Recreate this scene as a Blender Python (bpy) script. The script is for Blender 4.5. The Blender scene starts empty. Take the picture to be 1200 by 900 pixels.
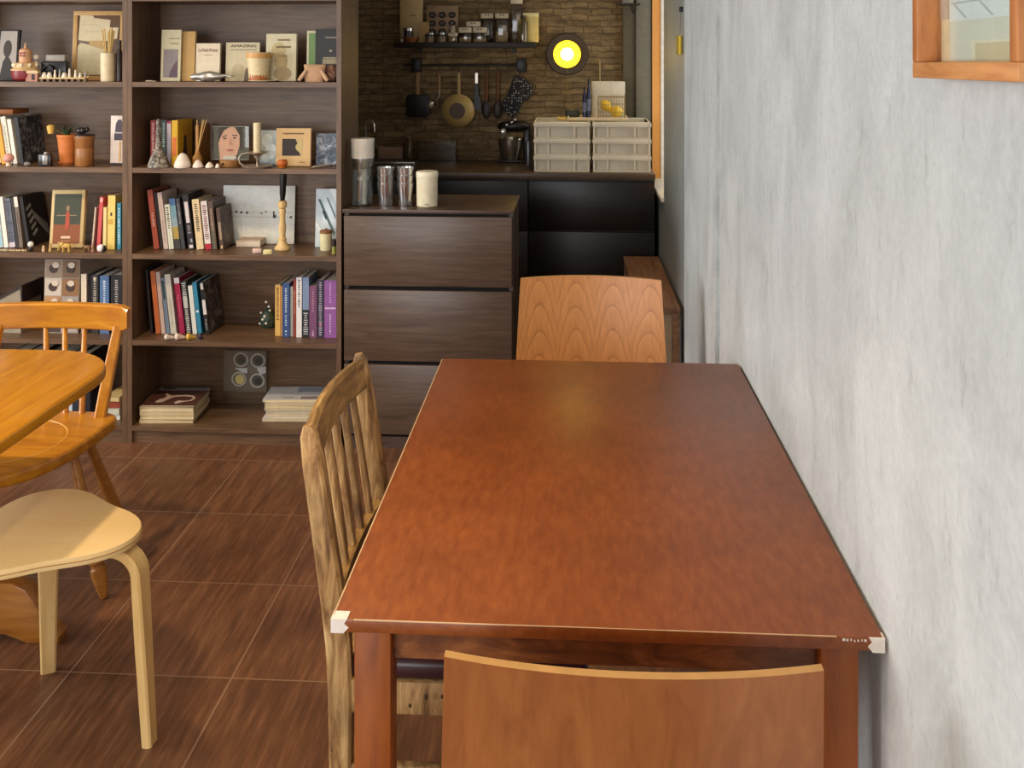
import bpy, bmesh, math, random
from mathutils import Vector, Matrix
R = random.Random(7)
SC = bpy.context.scene
COL = SC.collection
# ---------------------------------------------------------------- camera model (photo taken as 1200 x 900)
F, VPX, HOR, H = 1170.0, 671.0, 62.0, 1.49
TH = math.atan((VPX - 600) / F)
CS, SN = math.cos(TH), math.sin(TH)
def ray(px, py):
    l = (px - 600) / F
    return Vector((l*CS - SN, CS + l*SN, -(py - HOR)/F))
def P(px, py, Y):                     # a pixel seen on the upright plane y = Y
    d = ray(px, py); t = Y / d.y
    return Vector((d.x*t, Y, H + d.z*t))
def G(px, py, z=0.0):                 # a pixel seen on the level plane z
    d = ray(px, py); t = (z - H) / d.z
    return Vector((d.x*t, d.y*t, z))
def YX(px, X):                        # depth at which the upright plane x = X is seen at column px
    d = ray(px, HOR); return X*d.y/d.x
def mpp(px, Y):                       # metres per pixel at depth Y
    return Y / ray(px, HOR).y / F
# ---------------------------------------------------------------- materials
def lin(c):
    return tuple((x/255/12.92 if x/255 <= .04045 else ((x/255 + .055)/1.055)**2.4) for x in c) + (1,)
MC = {}
def newmat(name):
    m = bpy.data.materials.new(name); m.use_nodes = True
    n = m.node_tree.nodes; return m, n, m.node_tree.links, n['Principled BSDF']
def mat(c, rough=.55, metal=0, trans=0, emit=0, var=.06, coat=0, ior=1.45, vs=40):
    key = (c, rough, metal, trans, emit, var, coat, vs)
    if key in MC: return MC[key]
    m, n, l, b = newmat('surface_%d' % len(MC))
    b.inputs['Base Color'].default_value = lin(c)
    b.inputs['Roughness'].default_value = rough
    b.inputs['Metallic'].default_value = metal
    b.inputs['Transmission Weight'].default_value = trans
    b.inputs['IOR'].default_value = ior
    b.inputs['Coat Weight'].default_value = coat
    if emit:
        b.inputs['Emission Color'].default_value = lin(c)
        b.inputs['Emission Strength'].default_value = emit
    elif var and not trans:
        tc = n.new('ShaderNodeTexCoord'); nz = n.new('ShaderNodeTexNoise'); nz.inputs['Scale'].default_value = vs
        nz.inputs['Detail'].default_value = 4
        l.new(tc.outputs['Object'], nz.inputs['Vector'])
        hs = n.new('ShaderNodeHueSaturation'); hs.inputs['Color'].default_value = lin(c)
        mr = n.new('ShaderNodeMapRange'); mr.inputs[1].default_value = .3; mr.inputs[2].default_value = .7
        mr.inputs[3].default_value = 1 - var*1.6; mr.inputs[4].default_value = 1 + var*1.6
        l.new(nz.outputs[0], mr.inputs[0]); l.new(mr.outputs[0], hs.inputs['Value'])
        l.new(hs.outputs[0], b.inputs['Base Color'])
    MC[key] = m
    return m
def wood(name, stops, stretch=(1, 12, 12), scale=4, rough=.5, dist=1.2, coat=0, bump=.05, blotch=0, rv=0, spec=.5):
    """grain runs along the axis with the small stretch value"""
    m, n, l, b = newmat(name)
    tc = n.new('ShaderNodeTexCoord'); mp = n.new('ShaderNodeMapping'); mp.inputs['Scale'].default_value = stretch
    nz = n.new('ShaderNodeTexNoise'); nz.inputs['Scale'].default_value = scale; nz.inputs['Detail'].default_value = 8
    nz.inputs['Roughness'].default_value = .62; nz.inputs['Distortion'].default_value = dist
    cr = n.new('ShaderNodeValToRGB')
    l.new(tc.outputs['Object'], mp.inputs['Vector']); l.new(mp.outputs[0], nz.inputs['Vector']); l.new(nz.outputs[0], cr.inputs[0])
    els = cr.color_ramp.elements
    while len(els) > 1: els.remove(els[-1])
    k = len(stops)
    for i, c in enumerate(stops):
        p = .30 + .42*i/(k-1)
        e = els[0] if i == 0 else els.new(p)
        e.position = p; e.color = lin(c)
    out = cr.outputs[0]
    if blotch:
        n2 = n.new('ShaderNodeTexNoise'); n2.inputs['Scale'].default_value = 7; n2.inputs['Detail'].default_value = 5
        l.new(tc.outputs['Object'], n2.inputs['Vector'])
        mr = n.new('ShaderNodeMapRange'); mr.inputs[1].default_value = .35; mr.inputs[2].default_value = .65
        mr.inputs[3].default_value = 1-blotch; mr.inputs[4].default_value = 1+blotch
        hs = n.new('ShaderNodeHueSaturation'); l.new(n2.outputs[0], mr.inputs[0]); l.new(mr.outputs[0], hs.inputs['Value'])
        l.new(out, hs.inputs['Color']); out = hs.outputs[0]
    l.new(out, b.inputs['Base Color'])
    b.inputs['Roughness'].default_value = rough
    b.inputs['Specular IOR Level'].default_value = spec
    b.inputs['Coat Weight'].default_value = coat; b.inputs['Coat Roughness'].default_value = .12
    if bump:
        bp = n.new('ShaderNodeBump'); bp.inputs['Strength'].default_value = bump; bp.inputs['Distance'].default_value = .01
        l.new(nz.outputs[0], bp.inputs['Height']); l.new(bp.outputs[0], b.inputs['Normal'])
    return m
def clearglass(name, tint=(250, 252, 250), a=.12, rough=.02):
    m, n, l, b = newmat(name)
    tr = n.new('ShaderNodeBsdfTransparent'); tr.inputs[0].default_value = lin(tint)
    gl = n.new('ShaderNodeBsdfGlossy'); gl.inputs['Roughness'].default_value = rough
    fr = n.new('ShaderNodeLayerWeight'); fr.inputs[0].default_value = .5
    pw = n.new('ShaderNodeMath'); pw.operation = 'POWER'; pw.inputs[1].default_value = 4
    ad = n.new('ShaderNodeMath'); ad.operation = 'MULTIPLY_ADD'; ad.inputs[1].default_value = (1-a)*.8; ad.inputs[2].default_value = a*.5; ad.use_clamp = True
    mx = n.new('ShaderNodeMixShader'); l.new(fr.outputs['Facing'], pw.inputs[0]); l.new(pw.outputs[0], ad.inputs[0]); l.new(ad.outputs[0], mx.inputs[0])
    l.new(tr.outputs[0], mx.inputs[1]); l.new(gl.outputs[0], mx.inputs[2])
    l.new(mx.outputs[0], n['Material Output'].inputs['Surface'])
    return m
# ---------------------------------------------------------------- mesh building
def rot(ax=0, ay=0, az=0):
    return Matrix.Rotation(az, 4, 'Z') @ Matrix.Rotation(ay, 4, 'Y') @ Matrix.Rotation(ax, 4, 'X')
class MB:
    def __init__(s): s.bm = bmesh.new()
    def _merge(s, b, M=None):
        if M is not None: b.transform(M)
        me = bpy.data.meshes.new('t'); b.to_mesh(me); b.free(); s.bm.from_mesh(me); bpy.data.meshes.remove(me)
        return s
    def box(s, c, d, r=None, bev=0, seg=2):
        b = bmesh.new(); bmesh.ops.create_cube(b, size=1); bmesh.ops.scale(b, vec=Vector(d), verts=b.verts)
        if bev: bmesh.ops.bevel(b, geom=list(b.edges), offset=bev, segments=seg, affect='EDGES', profile=.5)
        M = Matrix.Translation(Vector(c))
        return s._merge(b, M @ r if r is not None else M)
    def span(s, a, c, bev=0, seg=2):
        a = Vector(a); c = Vector(c)
        return s.box((a+c)/2, [abs(x) for x in (c-a)], bev=bev, seg=seg)
    def lathe(s, prof, seg=24, M=None):
        b = bmesh.new(); rings = []
        for r, z in prof:
            if r < 1e-6: rings.append([b.verts.new((0, 0, z))])
            else: rings.append([b.verts.new((r*math.cos(2*math.pi*i/seg), r*math.sin(2*math.pi*i/seg), z)) for i in range(seg)])
        for A, B in zip(rings, rings[1:]):
            for i in range(seg):
                j = (i+1) % seg
                if len(A) == 1 and len(B) == 1: continue
                if len(A) == 1: b.faces.new((A[0], B[j], B[i]))
                elif len(B) == 1: b.faces.new((A[i], A[j], B[0]))
                else: b.faces.new((A[i], A[j], B[j], B[i]))
        if len(rings[0]) > 1 and rings[0] is not rings[-1] and prof[0] != prof[-1]: b.faces.new(rings[0][::-1])
        if len(rings[-1]) > 1 and prof[0] != prof[-1]: b.faces.new(rings[-1])
        bmesh.ops.recalc_face_normals(b, faces=b.faces)
        return s._merge(b, M)
    def loft(s, secs, cap=True, loop=False):
        b = bmesh.new(); V = [[b.verts.new(p) for p in sec] for sec in secs]; n = len(V[0])
        pairs = list(zip(V, V[1:])) + ([(V[-1], V[0])] if loop else [])
        for A, B in pairs:
            for i in range(n):
                j = (i+1) % n; b.faces.new((A[i], A[j], B[j], B[i]))
        if cap and not loop: b.faces.new(V[0][::-1]); b.faces.new(V[-1])
        bmesh.ops.recalc_face_normals(b, faces=b.faces)
        return s._merge(b)
    def tube(s, pts, r, seg=10, loop=False):
        pts = [Vector(p) for p in pts]; n = len(pts); secs = []
        up = None
        for i, p in enumerate(pts):
            t = ((pts[(i+1) % n] - pts[i-1]) if loop else (pts[min(i+1, n-1)] - pts[max(i-1, 0)])).normalized()
            if up is None: up = Vector((0, 0, 1)) if abs(t.z) < .9 else Vector((0, 1, 0))
            u = t.cross(up).normalized(); v = u.cross(t).normalized(); up = v
            rr = r[i] if isinstance(r, (list, tuple)) else r
            secs.append([p + u*rr*math.cos(2*math.pi*k/seg) + v*rr*math.sin(2*math.pi*k/seg) for k in range(seg)])
        return s.loft(secs, loop=loop)
    def bar(s, pts, w, t, side, loop=False):
        """rectangular section w (along side) x t swept along pts"""
        pts = [Vector(p) for p in pts]; n = len(pts); secs = []; side = Vector(side).normalized()
        for i, p in enumerate(pts):
            tn = (pts[min(i+1, n-1)] - pts[max(i-1, 0)]).normalized(); q = tn.cross(side).normalized()
            ww = w[i] if isinstance(w, (list, tuple)) else w; tt = t[i] if isinstance(t, (list, tuple)) else t
            c = min(ww, tt)*.18; a, bb = ww/2, tt/2
            secs.append([p + side*x + q*y for x, y in ((a, bb-c), (a-c, bb), (c-a, bb), (-a, bb-c), (-a, c-bb), (c-a, -bb), (a-c, -bb), (a, c-bb))])
        return s.loft(secs)
    def prism(s, poly, h, M=None, bev=0, seg=2):
        b = bmesh.new(); f = b.faces.new([b.verts.new((x, y, 0)) for x, y in poly])
        g = bmesh.ops.extrude_face_region(b, geom=[f]); bmesh.ops.translate(b, vec=(0, 0, h), verts=[v for v in g['geom'] if isinstance(v, bmesh.types.BMVert)])
        bmesh.ops.recalc_face_normals(b, faces=b.faces)
        if bev:
            es = [e for e in b.edges if abs(e.verts[0].co.z - e.verts[1].co.z) < 1e-6]
            bmesh.ops.bevel(b, geom=es, offset=bev, segments=seg, affect='EDGES', profile=.5)
        return s._merge(b, M)
    def ball(s, c, r, seg=16, M=None):
        b = bmesh.new(); bmesh.ops.create_uvsphere(b, u_segments=seg, v_segments=max(6, seg*2//3), radius=1)
        rr = r if isinstance(r, (list, tuple)) else (r, r, r)
        T = Matrix.Translation(Vector(c)) @ (M if M is not None else Matrix.Identity(4)) @ Matrix.Diagonal((*rr, 1))
        return s._merge(b, T)
    def quadflat(s, poly, y):                                            # tiny raised print on a face looking at -y
        b = bmesh.new(); n = len(poly)
        f = [b.verts.new((x, y, z)) for x, z in poly]; k = [b.verts.new((x, y+.0006, z)) for x, z in poly]
        b.faces.new(f); b.faces.new(k[::-1])
        for i in range(n): b.faces.new((f[i], k[i], k[(i+1) % n], f[(i+1) % n]))
        bmesh.ops.recalc_face_normals(b, faces=b.faces)
        return s._merge(b)
def obj(name, mb, m, parent=None, loc=(0, 0, 0), r=None, smooth=True, ang=38):
    me = bpy.data.meshes.new(name); mb.bm.to_mesh(me); mb.bm.free()
    if smooth:
        me.polygons.foreach_set('use_smooth', [True]*len(me.polygons)); me.set_sharp_from_angle(angle=math.radians(ang))
    for mm in (m if isinstance(m, list) else [m]): me.materials.append(mm)
    o = bpy.data.objects.new(name, me); COL.objects.link(o)
    if parent is not None: o.parent = parent
    o.location = loc
    if r: o.rotation_euler = r
    return o
def tag(o, label, cat, group=None, kind=None):
    o['label'] = label; o['category'] = cat
    if group: o['group'] = group
    if kind: o['kind'] = kind
    return o
def thing(name, label, cat, loc=(0, 0, 0), r=(0, 0, 0), group=None):
    o = bpy.data.objects.new(name, None); COL.objects.link(o); o.empty_display_size = .05
    o.location = loc; o.rotation_euler = r
    return tag(o, label, cat, group)
def solo(name, label, cat, mb, m, loc=(0, 0, 0), r=None, group=None):
    return tag(obj(name, mb, m, None, loc, r), label, cat, group)
def struct(name, mb, m, parent=None, loc=(0, 0, 0)):
    o = obj(name, mb, m, parent, loc)
    if parent is None: o['kind'] = 'structure'
    return o
def circ(cx, cz, rx, rz=None, n=20, a0=0, a1=2*math.pi):
    rz = rx if rz is None else rz
    return [(cx + rx*math.cos(a0 + (a1-a0)*i/n), cz + rz*math.sin(a0 + (a1-a0)*i/n)) for i in range(n)]
def text(T, s, x, z, w, m, y, h=None, name='lettering', rotz=False):
    cu = bpy.data.curves.new('t', 'FONT'); cu.body = s; cu.align_x = 'CENTER'; cu.align_y = 'CENTER'; cu.extrude = .002
    o = bpy.data.objects.new('t', cu); COL.objects.link(o)
    bpy.context.view_layer.update()
    me = bpy.data.meshes.new_from_object(o.evaluated_get(bpy.context.evaluated_depsgraph_get()))
    bpy.data.objects.remove(o); bpy.data.curves.remove(cu)
    xs = [v.co.x for v in me.vertices]; ys = [v.co.y for v in me.vertices]
    cx, cy = (min(xs)+max(xs))/2, (min(ys)+max(ys))/2
    k = w/(max(xs)-min(xs)); kh = k if h is None else h/(max(ys)-min(ys))
    for v in me.vertices:
        a, b = (v.co.x-cx)*k, (v.co.y-cy)*kh
        if rotz: a, b = b, -a
        v.co = (x + a, y - .0004 - v.co.z*.1, z + b)
    me.materials.append(m); me.name = name
    q = bpy.data.objects.new(name, me); COL.objects.link(q); q.parent = T
    return q
# ================================================================= SETTING
WX = .404                                     # right wall plane
WXF = .425                                    # right wall beyond the plaster band
YBAND = YX(805.5, WX)
YB = G(275, 522.3).y                          # bookshelf front
YC = G(500, 527.5).y                          # drawer unit front
YK = G(700, 203.5, .90).y                     # kitchen counter front
YW = G(560, 187.5, .90).y                     # brick wall
CEIL = 2.55
def concrete():
    m, n, l, b = newmat('grey_plaster')
    tc = n.new('ShaderNodeTexCoord'); mp = n.new('ShaderNodeMapping'); mp.inputs['Scale'].default_value = (2.4, 1.5, .9)
    n1 = n.new('ShaderNodeTexNoise'); n1.inputs['Scale'].default_value = 3.2; n1.inputs['Detail'].default_value = 10; n1.inputs['Roughness'].default_value = .65
    n1.inputs['Distortion'].default_value = .6
    l.new(tc.outputs['Object'], mp.inputs[0]); l.new(mp.outputs[0], n1.inputs['Vector'])
    n2 = n.new('ShaderNodeTexNoise'); n2.inputs['Scale'].default_value = 90; n2.inputs['Detail'].default_value = 6
    l.new(tc.outputs['Object'], n2.inputs['Vector'])
    mp3 = n.new('ShaderNodeMapping'); mp3.inputs['Scale'].default_value = (7, 5, 1.7)
    n3 = n.new('ShaderNodeTexNoise'); n3.inputs['Scale'].default_value = 5; n3.inputs['Detail'].default_value = 12; n3.inputs['Roughness'].default_value = .75
    l.new(tc.outputs['Object'], mp3.inputs[0]); l.new(mp3.outputs[0], n3.inputs['Vector'])
    cr = n.new('ShaderNodeValToRGB'); e = cr.color_ramp.elements
    e[0].position = .32; e[0].color = lin((180, 184, 183)); e[1].position = .66; e[1].color = lin((208, 212, 211))
    l.new(n1.outputs[0], cr.inputs[0])
    c3 = n.new('ShaderNodeValToRGB'); e = c3.color_ramp.elements
    e[0].position = .32; e[0].color = (.66, .66, .65, 1); e[1].position = .43; e[1].color = (1, 1, 1, 1)
    l.new(n3.outputs[0], c3.inputs[0])
    mx = n.new('ShaderNodeMix'); mx.data_type = 'RGBA'; mx.blend_type = 'MULTIPLY'; mx.inputs[0].default_value = .7
    l.new(cr.outputs[0], mx.inputs[6]); l.new(c3.outputs[0], mx.inputs[7])
    c2 = n.new('ShaderNodeMapRange'); c2.inputs[1].default_value = .3; c2.inputs[2].default_value = .7; c2.inputs[3].default_value = .94; c2.inputs[4].default_value = 1.05
    hs = n.new('ShaderNodeHueSaturation'); l.new(n2.outputs[0], c2.inputs[0]); l.new(c2.outputs[0], hs.inputs['Value'])
    l.new(mx.outputs[2], hs.inputs['Color']); l.new(hs.outputs[0], b.inputs['Base Color'])
    b.inputs['Roughness'].default_value = .75
    bp = n.new('ShaderNodeBump'); bp.inputs['Strength'].default_value = .25; bp.inputs['Distance'].default_value = .006
    ad = n.new('ShaderNodeMath'); ad.operation = 'ADD'; l.new(n3.outputs[0], ad.inputs[0]); l.new(n2.outputs[0], ad.inputs[1])
    l.new(ad.outputs[0], bp.inputs['Height']); l.new(bp.outputs[0], b.inputs['Normal'])
    return m
def stone():
    m, n, l, b = newmat('ledge_brick')
    tc = n.new('ShaderNodeTexCoord'); mp = n.new('ShaderNodeMapping'); mp.inputs['Rotation'].default_value = (math.pi/2, 0, 0)
    l.new(tc.outputs['Object'], mp.inputs[0])
    wv = n.new('ShaderNodeTexNoise'); wv.inputs['Scale'].default_value = 9; wv.inputs['Detail'].default_value = 3
    l.new(tc.outputs['Object'], wv.inputs['Vector'])
    mxv = n.new('ShaderNodeMix'); mxv.data_type = 'RGBA'; mxv.blend_type = 'LINEAR_LIGHT'; mxv.inputs[0].default_value = .018
    l.new(mp.outputs[0], mxv.inputs[6]); l.new(wv.outputs['Color'], mxv.inputs[7])
    br = n.new('ShaderNodeTexBrick'); br.inputs['Scale'].default_value = 1; br.inputs['Brick Width'].default_value = .15; br.inputs['Row Height'].default_value = .034
    br.inputs['Mortar Size'].default_value = .004; br.inputs['Mortar Smooth'].default_value = .6; br.inputs['Bias'].default_value = -.1
    br.offset = .43; br.squash = .7; br.squash_frequency = 3
    br.inputs['Color1'].default_value = lin((150, 124, 86)); br.inputs['Color2'].default_value = lin((118, 94, 62)); br.inputs['Mortar'].default_value = lin((112, 90, 62))
    l.new(mxv.outputs[2], br.inputs['Vector'])
    n2 = n.new('ShaderNodeTexNoise'); n2.inputs['Scale'].default_value = 26; n2.inputs['Detail'].default_value = 9; n2.inputs['Roughness'].default_value = .7
    mp2 = n.new('ShaderNodeMapping'); mp2.inputs['Scale'].default_value = (.6, 1, 1.7); l.new(tc.outputs['Object'], mp2.inputs[0]); l.new(mp2.outputs[0], n2.inputs['Vector'])
    mr = n.new('ShaderNodeMapRange'); mr.inputs[1].default_value = .32; mr.inputs[2].default_value = .68; mr.inputs[3].default_value = .45; mr.inputs[4].default_value = 1.3
    hs = n.new('ShaderNodeHueSaturation'); l.new(n2.outputs[0], mr.inputs[0]); l.new(mr.outputs[0], hs.inputs['Value']); l.new(br.outputs[0], hs.inputs['Color'])
    l.new(hs.outputs[0], b.inputs['Base Color']); b.inputs['Roughness'].default_value = .85
    sb = n.new('ShaderNodeMath'); sb.operation = 'MULTIPLY_ADD'; sb.inputs[1].default_value = -.45; l.new(br.outputs['Fac'], sb.inputs[0]); l.new(n2.outputs[0], sb.inputs[2])
    bp = n.new('ShaderNodeBump'); bp.inputs['Strength'].default_value = .7; bp.inputs['Distance'].default_value = .014
    l.new(sb.outputs[0], bp.inputs['Height']); l.new(bp.outputs[0], b.inputs['Normal'])
    return m
def floor_mat():
    m, n, l, b = newmat('wood_look_tile')
    tc = n.new('ShaderNodeTexCoord')
    g0 = G(270, 797); yrow = G(200, 792).y; rowh = (G(190, 599.5).y - yrow)/2
    mp = n.new('ShaderNodeMapping'); mp.inputs['Location'].default_value = (-(g0.x % .3965), -(yrow % rowh), 0)
    l.new(tc.outputs['Object'], mp.inputs[0])
    br = n.new('ShaderNodeTexBrick'); br.offset = 0; br.squash = 1; br.inputs['Scale'].default_value = 1
    br.inputs['Brick Width'].default_value = .3965; br.inputs['Row Height'].default_value = rowh
    br.inputs['Mortar Size'].default_value = .0022; br.inputs['Mortar Smooth'].default_value = .2; br.inputs['Bias'].default_value = 0
    br.inputs['Color1'].default_value = (0.86, .86, .86, 1); br.inputs['Color2'].default_value = (1.1, 1.1, 1.1, 1); br.inputs['Mortar'].default_value = (1, 1, 1, 1)
    l.new(mp.outputs[0], br.inputs['Vector'])
    m2 = n.new('ShaderNodeMapping'); m2.inputs['Scale'].default_value = (34, 2.6, 1); l.new(tc.outputs['Object'], m2.inputs[0])
    nz = n.new('ShaderNodeTexNoise'); nz.inputs['Scale'].default_value = 1.6; nz.inputs['Detail'].default_value = 10; nz.inputs['Roughness'].default_value = .72; nz.inputs['Distortion'].default_value = .12
    l.new(m2.outputs[0], nz.inputs['Vector'])
    cr = n.new('ShaderNodeValToRGB'); e = cr.color_ramp.elements
    e[0].position = .28; e[0].color = lin((80, 52, 34)); e[1].position = .72; e[1].color = lin((148, 102, 69))
    q = e.new(.5); q.color = lin((112, 73, 48)); l.new(nz.outputs[0], cr.inputs[0])
    n4 = n.new('ShaderNodeTexNoise'); n4.inputs['Scale'].default_value = 3.2; n4.inputs['Detail'].default_value = 4; l.new(tc.outputs['Object'], n4.inputs['Vector'])
    mr = n.new('ShaderNodeMapRange'); mr.inputs[1].default_value = .35; mr.inputs[2].default_value = .65; mr.inputs[3].default_value = .8; mr.inputs[4].default_value = 1.15
    hs = n.new('ShaderNodeHueSaturation'); l.new(n4.outputs[0], mr.inputs[0]); l.new(mr.outputs[0], hs.inputs['Value']); l.new(cr.outputs[0], hs.inputs['Color'])
    mx = n.new('ShaderNodeMix'); mx.data_type = 'RGBA'; mx.blend_type = 'MULTIPLY'; mx.inputs[0].default_value = 1
    l.new(hs.outputs[0], mx.inputs[6]); l.new(br.outputs[0], mx.inputs[7])
    mg = n.new('ShaderNodeMix'); mg.data_type = 'RGBA'; mg.inputs[7].default_value = lin((150, 116, 88))
    l.new(br.outputs['Fac'], mg.inputs[0]); l.new(mx.outputs[2], mg.inputs[6]); l.new(mg.outputs[2], b.inputs['Base Color'])
    b.inputs['Roughness'].default_value = .34
    bp = n.new('ShaderNodeBump'); bp.inputs['Strength'].default_value = .12; bp.inputs['Distance'].default_value = .004
    l.new(nz.outputs[0], bp.inputs['Height']); l.new(bp.outputs[0], b.inputs['Normal'])
    return m
M_CON = concrete()
M_CONF = mat((150, 153, 150), .5, var=.05, vs=6)
M_CEIL = mat((205, 200, 190), .9)
M_LW = mat((190, 182, 168), .9)
struct('floor', MB().span((-4.6, -2.6, -.1), (1.2, 6.2, 0)), floor_mat())
struct('ceiling', MB().span((-4.6, -2.6, CEIL), (1.2, 6.2, CEIL+.1)), M_CEIL)
# right wall: smooth near field, a slightly proud rough band, the greyer wall beyond it with the kitchen window
yb0 = YX(843, WX)
struct('wall_right', MB().span((WX, -2.6, 0), (WX+.2, yb0, CEIL)), M_CON)
band = MB(); pts = [(WX+.2, 0), (WX-.004, 0)]
zz = [CEIL*i/60 for i in range(61)]
b_ = bmesh.new(); rows = []
for z in zz:
    j = R.uniform(-.014, .014)
    rows.append([b_.verts.new(p) for p in ((WX+.2, yb0, z), (WX-.010+R.uniform(-.003, .003), yb0 + j, z), (WX-.012, yb0+.05, z), (WX-.012, YBAND-.012, z), (WX-.002, YBAND, z), (WX+.2, YBAND, z))])
for A, B in zip(rows, rows[1:]):
    for i in range(6):
        j = (i+1) % 6; b_.faces.new((A[i], A[j], B[j], B[i]))
b_.faces.new(rows[0]); b_.faces.new(rows[-1][::-1]); bmesh.ops.recalc_face_normals(b_, faces=b_.faces)
band._merge(b_)
struct('trim_1', band, M_CON)
wy0 = YX(778, WXF); wy1 = min(YX(762.5, WXF), YW-.03); zs = P(777, 232, wy0).z
fw = MB()
fw.span((WXF, YBAND, 0), (WXF+.25, wy0, CEIL)); fw.span((WXF, wy1, 0), (WXF+.25, 6.2, CEIL)); fw.span((WXF, wy0, 0), (WXF+.25, wy1, zs-.02)); fw.span((WXF, wy0, 2.25), (WXF+.25, wy1, CEIL))
struct('wall_right_far', fw, M_CONF)
M_JAMB = wood('honey_pine', [(226, 150, 66), (240, 166, 82), (232, 156, 74)], (14, 14, 1), 3, .45)
xj = P(774.5, 60, wy1-.03).x
wn = struct('window_1', MB().span((WXF+.004, wy1-.03, zs-.02), (xj, wy1, 2.25)).span((WXF+.012, wy0, zs-.02), (WXF+.13, wy0+.006, 2.25)).span((WXF+.012, wy0, 2.22), (WXF+.13, wy1, 2.25)), M_JAMB)
obj('window_sill', MB().span((WXF-.014, wy0-.01, zs-.02), (WXF+.14, wy1, zs), bev=.004), mat((226, 216, 200), .5), wn)
obj('sash_frame', MB().span((WXF+.132, wy0, zs), (WXF+.16, wy0+.035, 2.25)).span((xj, wy1-.035, zs), (WXF+.16, wy1, 2.25)).span((WXF+.132, wy0, zs), (WXF+.16, wy1, zs+.03)), mat((235, 228, 214), .4), wn)
obj('glass_pane', MB().span((WXF+.142, wy0+.03, zs+.02), (WXF+.148, wy1-.03, 2.25)), clearglass('window_glass'), wn)
# brick wall at the back of the kitchen, end posts
struct('wall_back', MB().span((-4.6, YW, 0), (.7, YW+.2, CEIL)), stone())
x0, x1, x2 = P(730, 60, YW-.03).x, P(745, 60, YW-.03).x, WXF
struct('trim_2', MB().span((x0, YW-.035, .9), (x1, YW, CEIL), bev=.003), mat((92, 82, 62), .6))
struct('trim_3', MB().span((x1, YW-.05, .9), (x2, YW, CEIL), bev=.003), mat((122, 116, 100), .7))
# the rest of the room: wall behind the shelves, window wall at the left, wall behind the camera
M_SHW = mat((150, 130, 108), .9)
xs_end = P(400, 60, YB).x
struct('wall_front', MB().span((-4.6, YB+.32, 0), (xs_end-.03, YB+.42, CEIL)), M_SHW)
lw = MB(); lx = -4.5
lw.span((lx-.15, -2.6, 0), (lx, .2, CEIL)); lw.span((lx-.15, 3.0, 0), (lx, 6.2, CEIL)); lw.span((lx-.15, .2, 0), (lx, 3.0, .75)); lw.span((lx-.15, .2, 2.3), (lx, 3.0, CEIL))
struct('wall_left', lw, M_LW)
wf = struct('window_2', MB().span((lx-.1, .2, .75), (lx-.04, .27, 2.3)).span((lx-.1, 2.93, .75), (lx-.04, 3.0, 2.3)).span((lx-.1, .2, .75), (lx-.04, 3.0, .82)).span((lx-.1, .2, 2.23), (lx-.04, 3, 2.3)).span((lx-.1, 1.57, .75), (lx-.04, 1.63, 2.3)), mat((96, 66, 44), .5))
rw = MB(); ry = -2.5
rw.span((-4.6, ry-.1, 0), (-3.4, ry, CEIL)); rw.span((-.4, ry-.1, 0), (1.2, ry, CEIL)); rw.span((-3.4, ry-.1, 0), (-.4, ry, .5)); rw.span((-3.4, ry-.1, 2.35), (-.4, ry, CEIL))
struct('wall_rear', rw, M_LW)
struct('window_3', MB().span((-3.4, ry-.08, .5), (-3.33, ry-.02, 2.35)).span((-.47, ry-.08, .5), (-.4, ry-.02, 2.35)).span((-3.4, ry-.08, .5), (-.4, ry-.02, .57)).span((-3.4, ry-.08, 2.28), (-.4, ry-.02, 2.35)).span((-1.93, ry-.08, .5), (-1.87, ry-.02, 2.35)), mat((96, 66, 44), .5))

# ================================================================= FURNITURE
# ---- big table
M_TBL = wood('cherry_stain', [(121, 60, 23), (135, 70, 28), (148, 81, 34)], (7, 2.0, 7), 12, .34, .25, bump=0, blotch=.10, spec=.5)
M_TBLD = wood('cherry_stain_leg', [(128, 62, 17), (152, 79, 24), (164, 90, 31)], (9, 9, 1), 5, .35, .6, bump=.01, blotch=.12)
M_WORN_HILITE = mat((214, 176, 132), .6); M_CHIP = mat((236, 226, 214), .6)
ta, tb = G(387.5, 723, .74), G(1039.5, 750, .74); tcc, td = G(520, 418, .74), G(865, 428, .74)
TX0, TX1, TY0, TY1 = (ta.x+tcc.x)/2, (tb.x+td.x)/2, (ta.y+tb.y)/2, (tcc.y+td.y)/2
tx, ty = (TX0+TX1)/2, (TY0+TY1)/2; hw, hl = (TX1-TX0)/2, (TY1-TY0)/2
T = thing('dining_table', 'large reddish-brown rectangular wooden table with chipped white corners against the grey wall', 'table', (tx, ty, 0))
tt = obj('tabletop', MB().span((-hw, -hl, .722), (hw, hl, .74), bev=.0025), M_TBL, T)
obj('worn_highlight_edge', MB().tube([(-hw+.001, -hl+.01, .7395), (-hw+.001, hl-.01, .7395)], .0014, 6).tube([(-hw+.03, -hl+.001, .7392), (.02, -hl+.001, .7394), (hw-.06, -hl+.001, .7392)], [.0011, .0006, .0010], 6), M_WORN_HILITE, tt)  # pale strips: worn edge and its highlight, both put into the colour
poly = [(0, 0), (.022, 0), (.018, -.006), (.024, -.011), (.017, -.0185), (0, -.0185)]
c1 = MB().prism([(-hw-.0006 + x, .7404 + z) for x, z in poly], .02, rot(math.pi/2) @ Matrix.Translation((0, 0, hl-.019)))
obj('chipped_corner', c1, M_CHIP, tt)
c2 = MB().prism([(hw+.0006 - x*.9, .7396 + z) for x, z in poly], .014, rot(math.pi/2) @ Matrix.Translation((0, 0, hl-.013)))
for i in range(7): c2.box((hw-.024-.0045*i, -hl-.0004, .7365-.004*R.random()), (.003*R.random()+.001, .0016, .0025))
obj('chipped_corner', c2, M_CHIP, tt)
li, ls = .025, .050
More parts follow.
